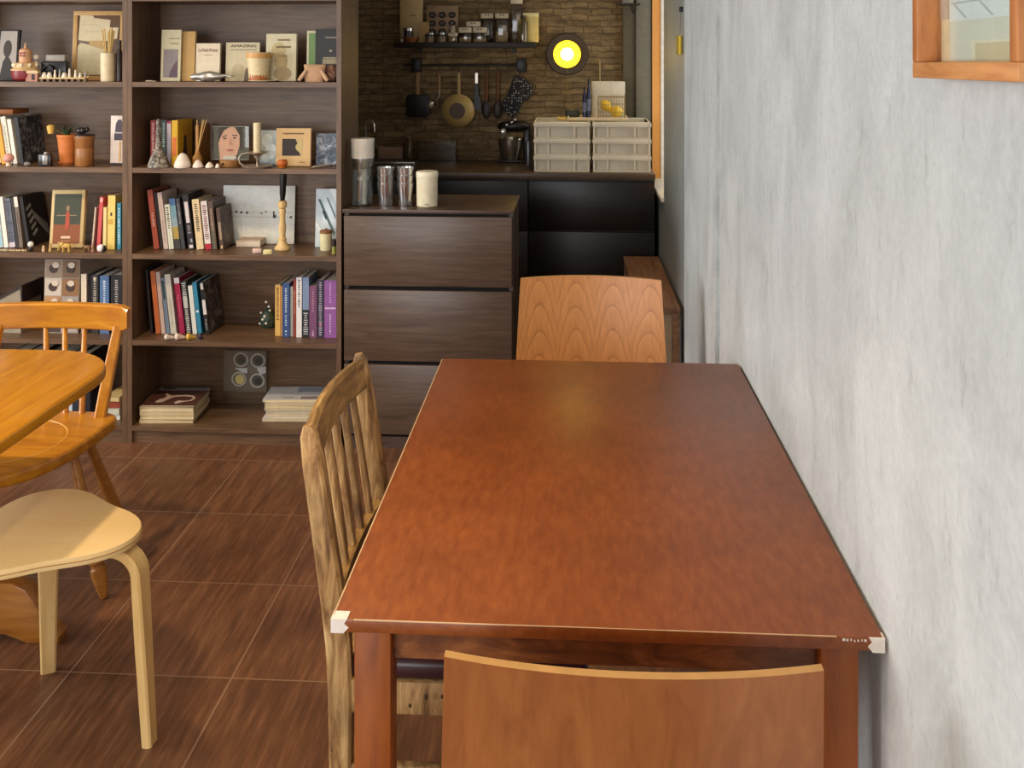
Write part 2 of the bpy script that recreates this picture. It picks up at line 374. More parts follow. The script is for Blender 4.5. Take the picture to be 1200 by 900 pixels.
for sx in (-1, 1):
    for sy in (-1, 1):
        cx, cy = sx*(hw-li-ls/2), sy*(hl-li-ls/2)
        obj('leg', MB().span((cx-ls/2, cy-ls/2, 0), (cx+ls/2, cy+ls/2, .722), bev=.003), M_TBLD, T)
M_APR = wood('apron_stain', [(78, 40, 18), (116, 66, 30), (150, 92, 46)], (2, 9, 6), 5, .4, 1.5, blotch=.25)
for sy in (-1, 1):
    cy = sy*(hl-li-.026); obj('apron', MB().span((-hw+li+ls, cy-.009, .666), (hw-li-ls, cy+.009, .722)), M_APR, T)
for sx in (-1, 1):
    cx = sx*(hw-li-.026); obj('apron', MB().span((cx-.009, -hl+li+ls, .666), (cx+.009, hl-li-ls, .722)), M_APR, T)
# ---- plywood chairs
M_PLYF = wood('cherry_ply', [(190, 112, 48), (205, 128, 60), (196, 118, 54)], (9, 9, 1.6), 3, .38, 1.6, bump=.01)
def cathedral(name, c1, c2, c3, rough=.36):
    m, n, l, b = newmat(name)
    tc = n.new('ShaderNodeTexCoord'); sp = n.new('ShaderNodeSeparateXYZ'); l.new(tc.outputs['Object'], sp.inputs[0])
    def mth(op, a, bb=None):
        q = n.new('ShaderNodeMath'); q.operation = op
        for i, v in enumerate((a, bb)):
            if v is None: continue
            if isinstance(v, (int, float)): q.inputs[i].default_value = v
            else: l.new(v, q.inputs[i])
        return q.outputs[0]
    nz = n.new('ShaderNodeTexNoise'); nz.inputs['Scale'].default_value = 6; nz.inputs['Detail'].default_value = 3; l.new(tc.outputs['Object'], nz.inputs['Vector'])
    u = mth('SUBTRACT', mth('FRACT', mth('ADD', mth('MULTIPLY', sp.outputs[0], 9.2), mth('MULTIPLY', nz.outputs[0], .22))), .5)
    arch = mth('ADD', mth('MULTIPLY', mth('MULTIPLY', u, u), 1.0), mth('MULTIPLY', sp.outputs[2], 1.6))
    wv = mth('FRACT', mth('MULTIPLY', mth('ADD', arch, mth('MULTIPLY', nz.outputs[0], .1)), 9))
    cr = n.new('ShaderNodeValToRGB'); e = cr.color_ramp.elements
    e[0].position = 0; e[0].color = lin(c1); e[1].position = 1; e[1].color = lin(c2); q = e.new(.14); q.color = lin(c3); l.new(wv, cr.inputs[0])
    m2 = n.new('ShaderNodeMapping'); m2.inputs['Scale'].default_value = (60, 60, 3); l.new(tc.outputs['Object'], m2.inputs[0])
    n2 = n.new('ShaderNodeTexNoise'); n2.inputs['Scale'].default_value = 2; n2.inputs['Detail'].default_value = 5; l.new(m2.outputs[0], n2.inputs['Vector'])
    mr = n.new('ShaderNodeMapRange'); mr.inputs[1].default_value = .3; mr.inputs[2].default_value = .7; mr.inputs[3].default_value = .9; mr.inputs[4].default_value = 1.1; l.new(n2.outputs[0], mr.inputs[0])
    hs = n.new('ShaderNodeHueSaturation'); l.new(mr.outputs[0], hs.inputs['Value']); l.new(cr.outputs[0], hs.inputs['Color'])
    l.new(hs.outputs[0], b.inputs['Base Color']); b.inputs['Roughness'].default_value = rough
    return m
M_CATH = cathedral('cherry_veneer', (170, 104, 48), (206, 138, 72), (196, 128, 64))
M_PLYB = wood('cherry_ply_back', [(136, 78, 39), (154, 91, 47), (166, 102, 55)], (10, 10, 1.2), 3.5, .33, 1.0, bump=.008, blotch=.06)
M_PLYE = mat((190, 144, 86), .5)
def ply_chair(label, loc, rz, mback, ztop=.82, wt=.417, wb=.445):
    T = thing('plywood_chair', label, 'chair', loc, (0, 0, rz), 'plywood chairs at the big table')
    # local: front is +y; backrest plane passes y=0 at its top
    zb = .52; nu, nv = 18, 10; th = .0125
    def pt(u, v, k):
        z = zb + (ztop-zb)*v; w = (wb + (wt-wb)*v)/2; t = -1 + 2*u
        y = (ztop - z)*.20 - .033*(1 - t*t) + k
        return Vector((t*w, y, z - .004*(t*t)*(v > .98)))
    b = bmesh.new(); f = [[b.verts.new(pt(i/nu, j/nv, 0)) for i in range(nu+1)] for j in range(nv+1)]; g = [[b.verts.new(pt(i/nu, j/nv, th)) for i in range(nu+1)] for j in range(nv+1)]
    for j in range(nv):
        for i in range(nu):
            b.faces.new((f[j][i], f[j][i+1], f[j+1][i+1], f[j+1][i])); b.faces.new((g[j][i+1], g[j][i], g[j+1][i], g[j+1][i+1]))
    edge = []
    for i in range(nu):
        edge += [b.faces.new((f[nv][i], f[nv][i+1], g[nv][i+1], g[nv][i])), b.faces.new((f[0][i+1], f[0][i], g[0][i], g[0][i+1]))]
    for j in range(nv):
        edge += [b.faces.new((f[j+1][0], g[j+1][0], g[j][0], f[j][0])), b.faces.new((f[j][nu], g[j][nu], g[j+1][nu], f[j+1][nu]))]
    bmesh.ops.recalc_face_normals(b, faces=b.faces)
    for q in edge: q.material_index = 1
    mb = MB(); mb._merge(b)
    obj('backrest', mb, [mback, M_PLYE], T)
    s = MB(); s.prism([(-.215, .10), (-.20, .07), (.20, .07), (.215, .10), (.225, .44), (.20, .47), (-.20, .47), (-.225, .44)], .014, Matrix.Translation((0, 0, .44)), bev=.003)
    obj('seat', s, M_PLYF, T)
    for sx in (-1, 1):
        obj('leg', MB().bar([(sx*.19, .075, .515), (sx*.19, .065, .43), (sx*.195, .02, 0)], [.03, .034, .026], .024, (1, 0, 0)), M_PLYF, T)
        obj('leg', MB().bar([(sx*.18, .43, .44), (sx*.19, .45, 0)], [.034, .026], .026, (1, 0, 0)), M_PLYF, T)
    obj('seat_rail', MB().span((-.17, .09, .40), (.17, .11, .438)).span((-.17, .40, .40), (.17, .42, .438)).span((-.19, .1, .40), (-.17, .42, .438)).span((.17, .1, .40), (.19, .42, .438)), M_PLYF, T)
    for sx in (-1, 1): obj('back_bracket', MB().bar([(sx*.17, .062, .50), (sx*.17, .058, .58)], .03, .016, (1, 0, 0)), M_PLYE, T)
    return T
n0, n1 = P(520, 767, 1.1), P(965, 780, 1.1)
yn = (G(520, 767, .82).y + G(965, 780, .82).y)/2; xn = (G(520, 767, .82).x + G(965, 780, .82).x)/2
ply_chair('plywood chair nearest the viewer, seen from behind at the near end of the reddish table', (xn, yn, 0), 0, M_PLYB)
yf = G(690, 325, .82).y
ply_chair('honey-brown plywood chair with arched grain facing us at the far end of the reddish table', (P(692, 325, yf).x, yf, 0), math.pi, M_CATH)
# ---- weathered slat-back chair, facing the table (+x)
M_OLD = wood('weathered_wood', [(88, 62, 32), (142, 104, 60), (178, 140, 88), (202, 170, 120)], (9, 9, 1.6), 5, .6, 1.2, bump=.12, blotch=.32)
M_OLDC = wood('weathered_crest', [(92, 66, 32), (140, 104, 54), (176, 140, 84)], (9, 1.6, 9), 5, .6, 1.2, bump=.12, blotch=.2)
pa, pb = G(361, 498, .862), G(420, 414, .862)
ya, yb = pa.y, pb.y; xt = (pa.x+pb.x)/2; xs = P(400, 740, ya).x
cy = (ya+yb)/2; hy = (yb-ya)/2
T = thing('slat_back_chair', 'weathered slat-back wooden chair tucked under the left side of the reddish table', 'chair', (xs, cy, 0))
dx = xt - xs
def postx(z): return 0 if z < .46 else dx*((z-.46)/.402)**1.12
for sy in (-1, 1):
    path = [(postx(z), sy*hy, z) for z in (0, .2, .42, .5, .58, .66, .74, .80, .845, .862)]
    obj('back_post', MB().bar(path, [.022, .024, .028, .028, .028, .028, .028, .026, .022, .012], [.030, .034, .042, .042, .040, .038, .036, .034, .028, .014], (0, 1, 0)), M_OLD, T)
secs = []
for i in range(17):
    t = -1 + i/8; y = t*(hy-.010); bow = -.016*(1-t*t); zt = .852 + .004*(1-t*t); zl = .795 + .004*(1-t*t)
    a = [(postx(zl)+bow+.010, zl), (postx(zt)+bow+.010, zt-.006), (postx(zt)+bow+.002, zt), (postx(zt)+bow-.010, zt-.004), (postx(zl)+bow-.012, zl)]
    secs.append([(x, y, z) for x, z in a])
obj('crest_rail', MB().loft(secs), M_OLDC, T)
secs = []
for i in range(9):
    t = -1 + i/4; y = t*(hy-.012); bow = -.012*(1-t*t); x = postx(.545)+bow
    secs.append([(x+.009, y, .525), (x+.008, y, .565), (x-.010, y, .565), (x-.010, y, .525)])
obj('lower_back_rail', MB().loft(secs), M_OLDC, T)
for i in range(5):
    t = -.66 + .33*i; y0 = t*hy
    pth = [(postx(z) - .012*(1-t*t) - .001, y0, z) for z in (.55, .62, .70, .77, .812)]
    obj('slat', MB().bar(pth, .019, .012, (0, 1, 0)), M_OLD, T)
sd = .40
for sy in (-1, 1):
    obj('leg', MB().bar([(sd, sy*(hy-.005), .44), (sd, sy*(hy-.005), 0)], [.034, .028], [.034, .028], (0, 1, 0)), M_OLD, T)
    sr = obj('side_rail', MB().span((.018, sy*hy-.010, .386), (sd-.015, sy*hy+.010, .44), bev=.002), M_OLD, T)
    if sy < 0:
        for kx, kz, q in ((.145, .418, .0042), (.172, .419, .003), (.118, .402, .003)): obj('wood_knot', MB().ball((kx, -hy-.0105, kz), (q*.8, .0012, q*1.3), 8), mat((70, 46, 20), .7), sr)
    obj('stretcher', MB().span((.012, sy*hy-.008, .262), (sd-.012, sy*hy+.008, .298), bev=.002), M_OLD, T)
obj('front_rail', MB().span((sd-.01, -hy+.012, .386), (sd+.01, hy-.012, .44)), M_OLD, T)
obj('rear_rail', MB().span((-.008, -hy+.012, .386), (.012, hy-.012, .44)), M_OLD, T)
obj('seat_cushion', MB().box((.215, 0, .458), (.40, 2*hy+.015, .036), bev=.014, seg=4), mat((58, 30, 34), .32, var=.05), T)
# ---- yellow table, top and trestle foot
M_YEL = wood('amber_varnish', [(188, 118, 13), (208, 138, 18), (224, 156, 28)], (9, 1, 9), 4, .28, .8, coat=.3, bump=.008)
ye = G(0, 408, .72).y; xe = (G(108, 440, .72).x + G(0, 522, .72).x)/2
cr0 = .20; yw = .80; ylen = .85
outl = [(-yw+cr0*.9, 0), (-cr0, 0)] 
outl = []
def arcp(cx, cy, r, a0, a1, n=10): return [(cx + r*math.cos(a0+(a1-a0)*i/n), cy + r*math.sin(a0+(a1-a0)*i/n)) for i in range(n+1)]
hp = math.pi/2
outl = arcp(-cr0, -cr0, cr0, 0, hp) + arcp(-yw+cr0, -cr0, cr0, hp, 2*hp) + arcp(-yw+cr0, -ylen+cr0, cr0, 2*hp, 3*hp) + arcp(-cr0, -ylen+cr0, cr0, 3*hp, 4*hp)
T = thing('trestle_table', 'honey-yellow wooden table with rounded corners at the left edge', 'table', (xe, ye, 0))
obj('tabletop', MB().prism(outl, .030, Matrix.Translation((0, 0, .69)), bev=.008, seg=3), M_YEL, T)
ft = G(40, 755)                                  # sled foot under it
fy = ft.y - ye; fx1 = G(70, 753).x - xe
fp = [(fx1, 0), (fx1+.003, .02), (fx1-.03, .045), (fx1-.06, .10), (fx1-.085, .135), (fx1-.12, .150), (fx1-.30, .155), (fx1-.34, .155), (fx1-.53, .150), (fx1-.58, .10), (fx1-.64, .02), (fx1-.64, 0), (fx1-.56, 0), (fx1-.5, .02), (fx1-.14, .02), (fx1-.08, 0)]
M_YELX = wood('amber_varnish_foot', [(150, 92, 32), (176, 114, 44), (190, 128, 56)], (1, 9, 9), 4, .35, .8, coat=.2)
obj('foot', MB().prism(fp, .05, Matrix.Translation((0, fy+.05, 0)) @ rot(hp), bev=.006), M_YELX, T)
obj('foot', MB().prism(fp, .05, Matrix.Translation((0, -ylen + .17, 0)) @ rot(hp), bev=.006), M_YELX, T)
for yy, ly in ((fy+.025, -.17), (-ylen+.145, .1)):
    obj('upright', MB().bar([(fx1-.32, yy-.006, .148), (fx1-.32, yy+ly, .692)], .20, .03, (1, 0, 0)), M_YELX, T)
obj('stretcher', MB().span((fx1-.34, -ylen+.175, .30), (fx1-.30, fy-.03, .37)), M_YELX, T)
# ---- yellow spindle chair (faces the table, -y)
M_YC = wood('amber_chair', [(172, 104, 18), (196, 128, 26), (214, 148, 40)], (1.2, 9, 9), 4, .30, .8, coat=.3)
M_YCZ = wood('amber_chair_upright', [(172, 104, 18), (196, 128, 26), (214, 148, 40)], (9, 9, 1.2), 4, .30, .8, coat=.3)
zs_ = .43
sr = G(133, 492, zs_); sf = G(20, 562, zs_)
ccx = P(73, 400, sr.y+.16).x
T = thing('spindle_back_chair', 'honey-yellow low spindle-back chair tucked under the far end of the yellow table', 'chair', (ccx, sr.y, 0))
shw = sr.x - ccx; sfy = sf.y - sr.y
def seat_poly():
    pts = []
    for i in range(40):
        a = 2*math.pi*i/40; c, s = math.cos(a), math.sin(a)
        ex = .62 if s < 0 else .35
        x = shw*abs(c)**ex*(1 if c > 0 else -1); y = (sfy if s < 0 else .07)*abs(s)**.75
        y = y if s < 0 else y
        pts.append((x, y if s >= 0 else sfy*abs(s)**.8))
    return pts
obj('seat', MB().prism(seat_poly(), .036, Matrix.Translation((0, 0, zs_-.036)), bev=.010, seg=3), M_YC, T)
gro = MB(); gro.tube([(shw*.72*math.cos(2*math.pi*i/40), sfy*.42 + abs(sfy)*.40*math.sin(2*math.pi*i/40), zs_-.0006) for i in range(40)], .0022, 6, loop=True)
obj('seat_groove', gro, mat((222, 166, 74), .3), T)
zc0 = 1.49 - (394-HOR)*(sr.y+.16)/F; zc1 = 1.49 - (364-HOR)*(sr.y+.16)/F
cxr = P(150, 380, sr.y+.13).x - ccx
secs = []
for i in range(21):
    t = -1 + i/10; x = t*cxr; y = .135 + .03*(1-t*t); d = .0135
    e = .75 + .25*min(1, (1-abs(t))*12)
    zm = (zc0+zc1)/2; hh = (zc1-zc0)/2*e
    secs.append([(x, y-d, zm-hh+.004), (x, y-d, zm+hh-.005), (x, y-d+.005, zm+hh), (x, y+d-.005+.006, zm+hh), (x, y+d+.006, zm+hh-.005), (x, y+d, zm-hh+.004), (x, y+d-.004, zm-hh), (x, y-d+.004, zm-hh)])
obj('crest_rail', MB().loft(secs), M_YC, T)
def cry(x): t = x/cxr; return .135 + .03*(1-t*t)
for sx in (-1, 1):
    top = Vector((sx*(P(137, 392, sr.y+.13).x-ccx), cry(cxr*.93), zc0+.012)); bot = Vector((sx*(P(113, 497, sr.y).x-ccx), .02, zs_-.01))
    obj('back_post', MB().bar([bot + (top-bot)*k for k in (0, .3, .6, 1)], [.032, .034, .032, .026], [.026, .026, .025, .022], (1, .25*sx, 0)), M_YCZ, T)
for pt_, pb_ in ((53, 55), (75, 76), (99, 95)):
    for sx in (1,):
        xa = P(pt_, 392, sr.y+.16).x - ccx; xb = P(pb_, 485, sr.y+.04).x - ccx
        obj('spindle', MB().tube([(sx*xb, .045, zs_-.008), (sx*(xb+(xa-xb)*.5), .045+(cry(xa)-.045)*.5, (zs_+zc0)/2), (sx*xa, cry(xa), zc0+.01)], [.0085, .0100, .0070], 10), M_YCZ, T)
lf = G(122, 700)
def tleg(a, b):
    a, b = Vector(a), Vector(b); pr = [(0, .010), (.04, .014), (.14, .021), (.19, .021), (.2, .017), (.22, .017), (.23, .021), (.45, .019), (.7, .015), (1, .012)]
    return MB().tube([b + (a-b)*t for t, _ in pr], [r for _, r in pr], 12)
fxl, fyl = lf.x-ccx, lf.y-sr.y
for sx in (-1, 1):
    obj('leg', tleg((sx*fxl*.62, fyl*.80, zs_-.03), (sx*fxl, fyl, 0)), M_YELX, T)
    obj('leg', tleg((sx*fxl*.60, -.03, zs_-.03), (sx*fxl*.92, .08, 0)), M_YELX, T)
    obj('side_stretcher', MB().tube([(sx*fxl*.85, fyl*.93, .14), (sx*fxl*.8, .05, .16)], .010, 8), M_YELX, T)
obj('cross_stretcher', MB().tube([(-fxl*.82, fyl*.45, .15), (fxl*.82, fyl*.45, .15)], .010, 8), M_YELX, T)
# ---- bentwood stool
M_BIR = wood('birch_seat', [(240, 204, 138), (246, 212, 150), (248, 218, 158)], (1, 6, 6), 2, .42, .4, bump=.005)
M_BIL = wood('birch_leg', [(214, 172, 104), (228, 190, 124), (236, 202, 140)], (9, 9, 1), 4, .45, .5, bump=.01)
la, lb = G(182, 872), G(57, 783)
mid = (la+lb)/2; dv = lb-la; L = dv.length; pr = Vector((-dv.y, dv.x, 0)).normalized()
if (mid+pr).y > mid.y: pr = -pr
lc = mid + pr*L*.866; cen = (la+lb+lc)/3
T = thing('bentwood_stool', 'pale birch stool with rounded triangular seat and three bent legs', 'stool', cen)
rad = (la-cen).length
angs = [math.atan2((q-cen).y, (q-cen).x) for q in (la, lb, lc)]
sp = []
for i in range(72):
    a = 2*math.pi*i/72; c = math.cos(3*(a-angs[0]))
    sp.append(((.184+.028*c)*math.cos(a), (.184+.028*c)*math.sin(a)))
obj('seat', MB().prism(sp, .022, Matrix.Translation((0, 0, .428)), bev=.004), M_BIR, T)
obj('ply_line', MB().tube([(x*1.0015, y*1.0015, .439) for x, y in sp], .0011, 5, loop=True), mat((176, 130, 72), .6), T)
for a in angs:
    u = Vector((math.cos(a), math.sin(a), 0)); k = rad
    path = [u*.10 + Vector((0, 0, .416)), u*.165 + Vector((0, 0, .416))]
    for i in range(1, 9):
        q = hp*i/8; path.append(u*(.165 + .056*math.sin(q)) + Vector((0, 0, .416 - .056*(1-math.cos(q)))))
    path += [u*(.222 + (k-.236)*.4) + Vector((0, 0, .20)), u*(k-.013) + Vector((0, 0, 0))]
    wd = [.05]*2 + [.05]*8 + [.042, .034]
    obj('leg', MB().bar(path, wd, [.022]*10 + [.024, .022], Vector((-u.y, u.x, 0))), M_BIL, T)
# ---- narrow bench by the wall
M_BEN = wood('brown_bench', [(92, 62, 42), (128, 90, 64), (150, 112, 84)], (12, 1, 12), 5, .5, .8)
bz = .52; b0, b1 = G(797.5, 361, bz), G(766, 300.5, bz); bl = G(730.5, 300.5, bz).x
bx1 = min(b0.x, WXF-.006); by0, by1 = b0.y, min(b1.y, YK-.01)
T = thing('narrow_bench', 'narrow brown wooden bench along the grey wall in front of the dark kitchen cabinets', 'bench', ((bl+bx1)/2, (by0+by1)/2, 0))
bw, blh = (bx1-bl)/2, (by1-by0)/2
obj('seat', MB().span((-bw, -blh, bz-.022), (bw, blh, bz), bev=.003), M_BEN, T)
for sx in (-1, 1):
    for sy in (-1, 1):
        cx, cyy = sx*(bw-.016), sy*(blh-.02); obj('leg', MB().span((cx-.013, cyy-.015, 0), (cx+.013, cyy+.015, bz-.022)), M_BEN, T)
obj('end_panel', MB().span((-bw+.03, -blh+.012, .05), (bw-.031, -blh+.03, bz-.022)), mat((150, 128, 100), .6), T)
# ---- picture on the wall
M_OAK = wood('oak_frame', [(150, 88, 42), (186, 118, 64), (206, 140, 82)], (9, 9, 1.2), 6, .5, .8, bump=.04)
M_OAKH = wood('oak_frame_rail', [(176, 110, 60), (206, 142, 84), (220, 158, 98)], (9, 1.2, 9), 6, .5, .8, bump=.04)
fd = .035; fxp = WX - fd
yfar = YX(1069, fxp); ynear = YX(1193, fxp); zf = P(1069, 91, yfar).z; zn = P(1193, 96.5, ynear).z
ww = yfar-ynear; fh = .48
T = thing('wall_picture', 'oak box frame with pale picture behind glass on the grey wall', 'picture', (fxp, yfar, zf), (math.atan2(zn-zf, -ww)*0, 0, 0))
tl = (zf-zn)/ww                                        # hangs a touch crooked
T.rotation_euler = (math.atan(tl), 0, 0)
bar_ = .017
for z_ in (0, fh-bar_): obj('frame_rail', MB().span((.0, -ww, z_), (fd-.002, 0, z_+bar_), bev=.0015), M_OAKH, T)
for y_ in (-bar_, -ww): obj('frame_stile', MB().span((0, y_, bar_), (fd-.002, y_+bar_, fh-bar_), bev=.0015), M_OAK, T)
obj('mat_board', MB().span((fd-.010, -ww+bar_, bar_), (fd-.003, -bar_, fh-bar_)), mat((236, 214, 176), .8), T)
pr0, pr1 = -bar_-.026, -ww+bar_+.010                                       # print: y from far to near
pz0, pz1 = bar_+.002, fh-bar_-.05
def ppatch(name, u0, v0, u1, v1, c, k, sk=0):
    a = pr0 + (pr1-pr0)*u0; b = pr0 + (pr1-pr0)*u1; z0_, z1_ = pz0 + .10*v0, pz0 + .10*v1; s_ = (pr1-pr0)*sk
    q = MB().prism([(a+s_, z0_), (b+s_, z0_), (b, z1_), (a, z1_)], .0006, Matrix(((0, 0, 1, fd-.0106-.0003*k), (1, 0, 0, 0), (0, 1, 0, 0), (0, 0, 0, 1))))
    return obj(name, q, mat(c, .8, var=.02), T)
ppatch('picture_print', 0, 0, 1, (pz1-pz0)/.10, (226, 226, 214), 0)
ppatch('print_roof', .0, .40, 1, .80, (232, 240, 242), 1)
for v_ in (.575, .735): ppatch('print_line', .03, v_, .97, v_+.016, (190, 198, 200), 2)
for u_, v0_, v1_ in ((.12, .42, .57), (.46, .42, .57), (.84, .42, .57), (.30, .59, .73), (.72, .59, .73)): ppatch('print_line', u_-.06, v0_, u_-.035, v1_, (190, 198, 200), 2, .16)
ppatch('print_edge', -.17, .43, -.02, .9, (206, 186, 170), 1)
ppatch('print_chair_back', .30, .0, .90, .19, (238, 232, 208), 2); ppatch('print_chair_panel', .36, .0, .88, .165, (222, 208, 176), 3)
obj('glass', MB().span((fd-.015, -ww+bar_, bar_), (fd-.013, -bar_, fh-bar_)), clearglass('picture_glass', a=.05), T)
# ================================================================= BOOKCASES
def shelf_mat(name, st): return wood(name, [(80, 57, 40), (106, 79, 56), (122, 93, 67)], st, 6, .40, .7, bump=.012)
M_SHX = shelf_mat('walnut_board', (1, 12, 12)); M_SHZ = shelf_mat('walnut_upright', (12, 12, 1))
XM = P(149, 250, YB).x; XR = P(400, 250, YB).x; UW = XR - XM; XL = XM - UW
BD = .30; TK = .019; BK = .265
ZS = [1.49 - (y -HOR)*mpp(240, YB) for y in (501, 400.3, 298.7, 197.3, 96.3)]
ZS += [2*ZS[4]-ZS[3], 2.02-TK]
def bookcase(x0, x1, label):
    T = thing('bookcase', label, 'bookcase', ((x0+x1)/2, YB, 0), group=None); w = (x1-x0)/2
    for s in (-1, 1): obj('side_panel', MB().span((s*(w-.0005), 0, 0), (s*(w-TK), BD, 2.02)), M_SHZ, T)
    for z in ZS: obj('shelf', MB().span((-w+TK, .001, z-TK), (w-TK, BD-.005, z)), M_SHX, T)
    obj('back_panel', MB().span((-w+TK, BK, ZS[0]), (w-TK, BK+.006, 2.0)), M_SHX, T)
    obj('plinth', MB().span((-w+TK, .012, 0), (w-TK, .028, ZS[0]-TK)), M_SHX, T)
    return T
bookcase(XM, XR, 'dark walnut bookcase standing beside the drawer unit, its shelves full of books and keepsakes')
bookcase(XL, XM, 'dark walnut bookcase at the left edge, behind the yellow spindle-back chair')
Z5, Z2, Z3, Z4, Z1 = [z + .0007 for z in ZS[:5]]                      # bottom ... top shelf in view
def on(px, z, d): return Vector((P(px, HOR, YB+d).x, YB+d, z))
def ztop(py, px, d): return 1.49 - (py-HOR)*mpp(px, YB+d)
PAGE = mat((226, 214, 190), .8, var=.05)
def book(p0, p1, py, z, d, col, label, lean=0, depth=.145, marks=(), group=None, yaw=0, hard=False, cover=None, page=PAGE, rough=.45):
    """upright book, spine towards the room between pixels p0..p1 at its foot, top at py"""
    o = on(p0, z, d); t = (p1-p0)*mpp(p0, YB+d); h = (ztop(py, p0, d) - z)/math.cos(math.radians(lean))
    T = thing('book', label, 'book', o, (0, -math.radians(lean), yaw), group)
    c = .0012; t = max(t - .0006, .006); mb = MB(); T.location.z += t*math.sin(math.radians(max(0, -lean)))
    mb.span((0, 0, 0), (c, depth, h)).span((t-c, 0, 0), (t, depth, h)).span((c, 0, 0), (t-c, c, h))
    m = mat(col, rough, var=.04); obj('cover', mb, m, T)
    i = .002 if not hard else .004
    obj('page_block', MB().span((c, c, i), (t-c, depth-i, h-i)), page, T)
    for k, (a, b, u, v, cc) in enumerate(marks):
        q = MB()
        if v == 'T':                                                  # a run of small unreadable characters
            n = max(2, int((b-a)*h/.0085)); sg = random.Random(k*7+int(p0))
            for i in range(n):
                zc = (a + (b-a)*(i+.5)/n)*h; ww = t*u*sg.uniform(.5, 1)/2; hh = .0026*sg.uniform(.6, 1.1)
                q.quadflat([(t/2-ww, zc-hh), (t/2+ww, zc-hh), (t/2+ww, zc+hh), (t/2-ww, zc+hh)], -.0007)
        else: q.quadflat([(t*u, a*h), (t*v, a*h), (t*v, b*h), (t*u, b*h)], -.0006)
        obj('spine_lettering' if v == 'T' else 'spine_panel', q, mat(cc, .5), T)
    if cover:
        mm, shapes = cover
        q = MB().span((t, .001, .001), (t+.0006, depth-.001, h-.001)); obj('cover_print', q, mm, T)
    return T
def art(T, w, h, shapes, y=-.0006, name='print'):
    """printed shapes on a face looking at the viewer; fractions of w (from left) and h"""
    last = None; q = None; k = 0
    def flush():
        if q is not None: obj(name, q, mat(last, .6, var=.04), T)
    for s in shapes:
        col = s[-1]
        if col != last: flush(); q = MB(); last = col; k += 1
        yy = y - .0003*k
        if s[0] == 'r': poly = [(s[1]*w, s[2]*h), (s[3]*w, s[2]*h), (s[3]*w, s[4]*h), (s[1]*w, s[4]*h)]
        elif s[0] == 'e': poly = circ(s[1]*w, s[2]*h, s[3]*w, s[4]*h)
        elif s[0] == 't':                                             # dashes of small unreadable text
            rr = random.Random(int(s[1]*1000+s[2]*77)); x = s[1]
            while x < s[3]:
                dx = rr.uniform(.012, .03); q.quadflat([(x*w, s[2]*h), ((x+dx)*w, s[2]*h), ((x+dx)*w, s[4]*h), (x*w, s[4]*h)], yy); x += dx + .014
            continue
        else: poly = [(a*w, b*h) for a, b in s[1]]
        q.quadflat(poly, yy)
    flush()
def front(name, p0, p1, py, z, d, label, cat, col, t=.008, lean=6, yaw=0, shapes=(), pages=False, rough=.5, group=None, m=None, dz=0):
    """a thing standing face-on and leaning back a little; returns (thing, w, h)"""
    o = on(p0, z+dz, d); k = mpp((p0+p1)/2, YB+d); w = (p1-p0)*k; h = (ztop(py, p0, d) - z - dz)/math.cos(math.radians(lean))
    o.z += t*math.sin(math.radians(lean))
    T = thing(name, label, cat, o, (-math.radians(lean), 0, yaw), group)
    M_ = m or mat(col, rough, var=.04)
    if pages:
        obj('cover', MB().span((0, 0, 0), (w, .001, h)).span((0, t-.001, 0), (w, t, h)).span((0, .001, 0), (.001, t-.001, h)), M_, T)
        obj('page_block', MB().span((.001, .001, .002), (w-.002, t-.001, h-.002)), PAGE, T)
    else: obj('panel', MB().span((0, 0, 0), (w, t, h), bev=min(.001, t/5)), M_, T)
    if shapes: art(T, w, h, shapes)
    return T, w, h
def lean_of(p0, py0, p1, py1): return math.degrees(math.atan2(p1-p0, py1-py0))
def blotmat(name, cols, sc=25, rough=.5, pos=(.35, .5, .62)):
    m, n, l, b = newmat(name); tc = n.new('ShaderNodeTexCoord'); nz = n.new('ShaderNodeTexNoise'); nz.inputs['Scale'].default_value = sc; nz.inputs['Detail'].default_value = 4
    nz.inputs['Distortion'].default_value = 1.2
    cr = n.new('ShaderNodeValToRGB'); l.new(tc.outputs['Object'], nz.inputs['Vector']); l.new(nz.outputs[0], cr.inputs[0]); e = cr.color_ramp.elements
    e[0].position = pos[0]; e[0].color = lin(cols[0]); e[1].position = pos[-1]; e[1].color = lin(cols[-1])
    for p, c in zip(pos[1:-1], cols[1:-1]): q = e.new(p); q.color = lin(c)
    l.new(cr.outputs[0], b.inputs['Base Color']); b.inputs['Roughness'].default_value = rough
    return m
M_FLOR = blotmat('dark_floral_print', [(34, 30, 30), (70, 62, 60), (132, 124, 120)], 26)
M_FLOR2 = blotmat('grey_floral_print', [(24, 25, 30), (56, 58, 66), (124, 124, 130)], 30)
M_BLUF = blotmat('blue_floral_print', [(70, 84, 100), (112, 124, 140), (176, 184, 196)], 40)
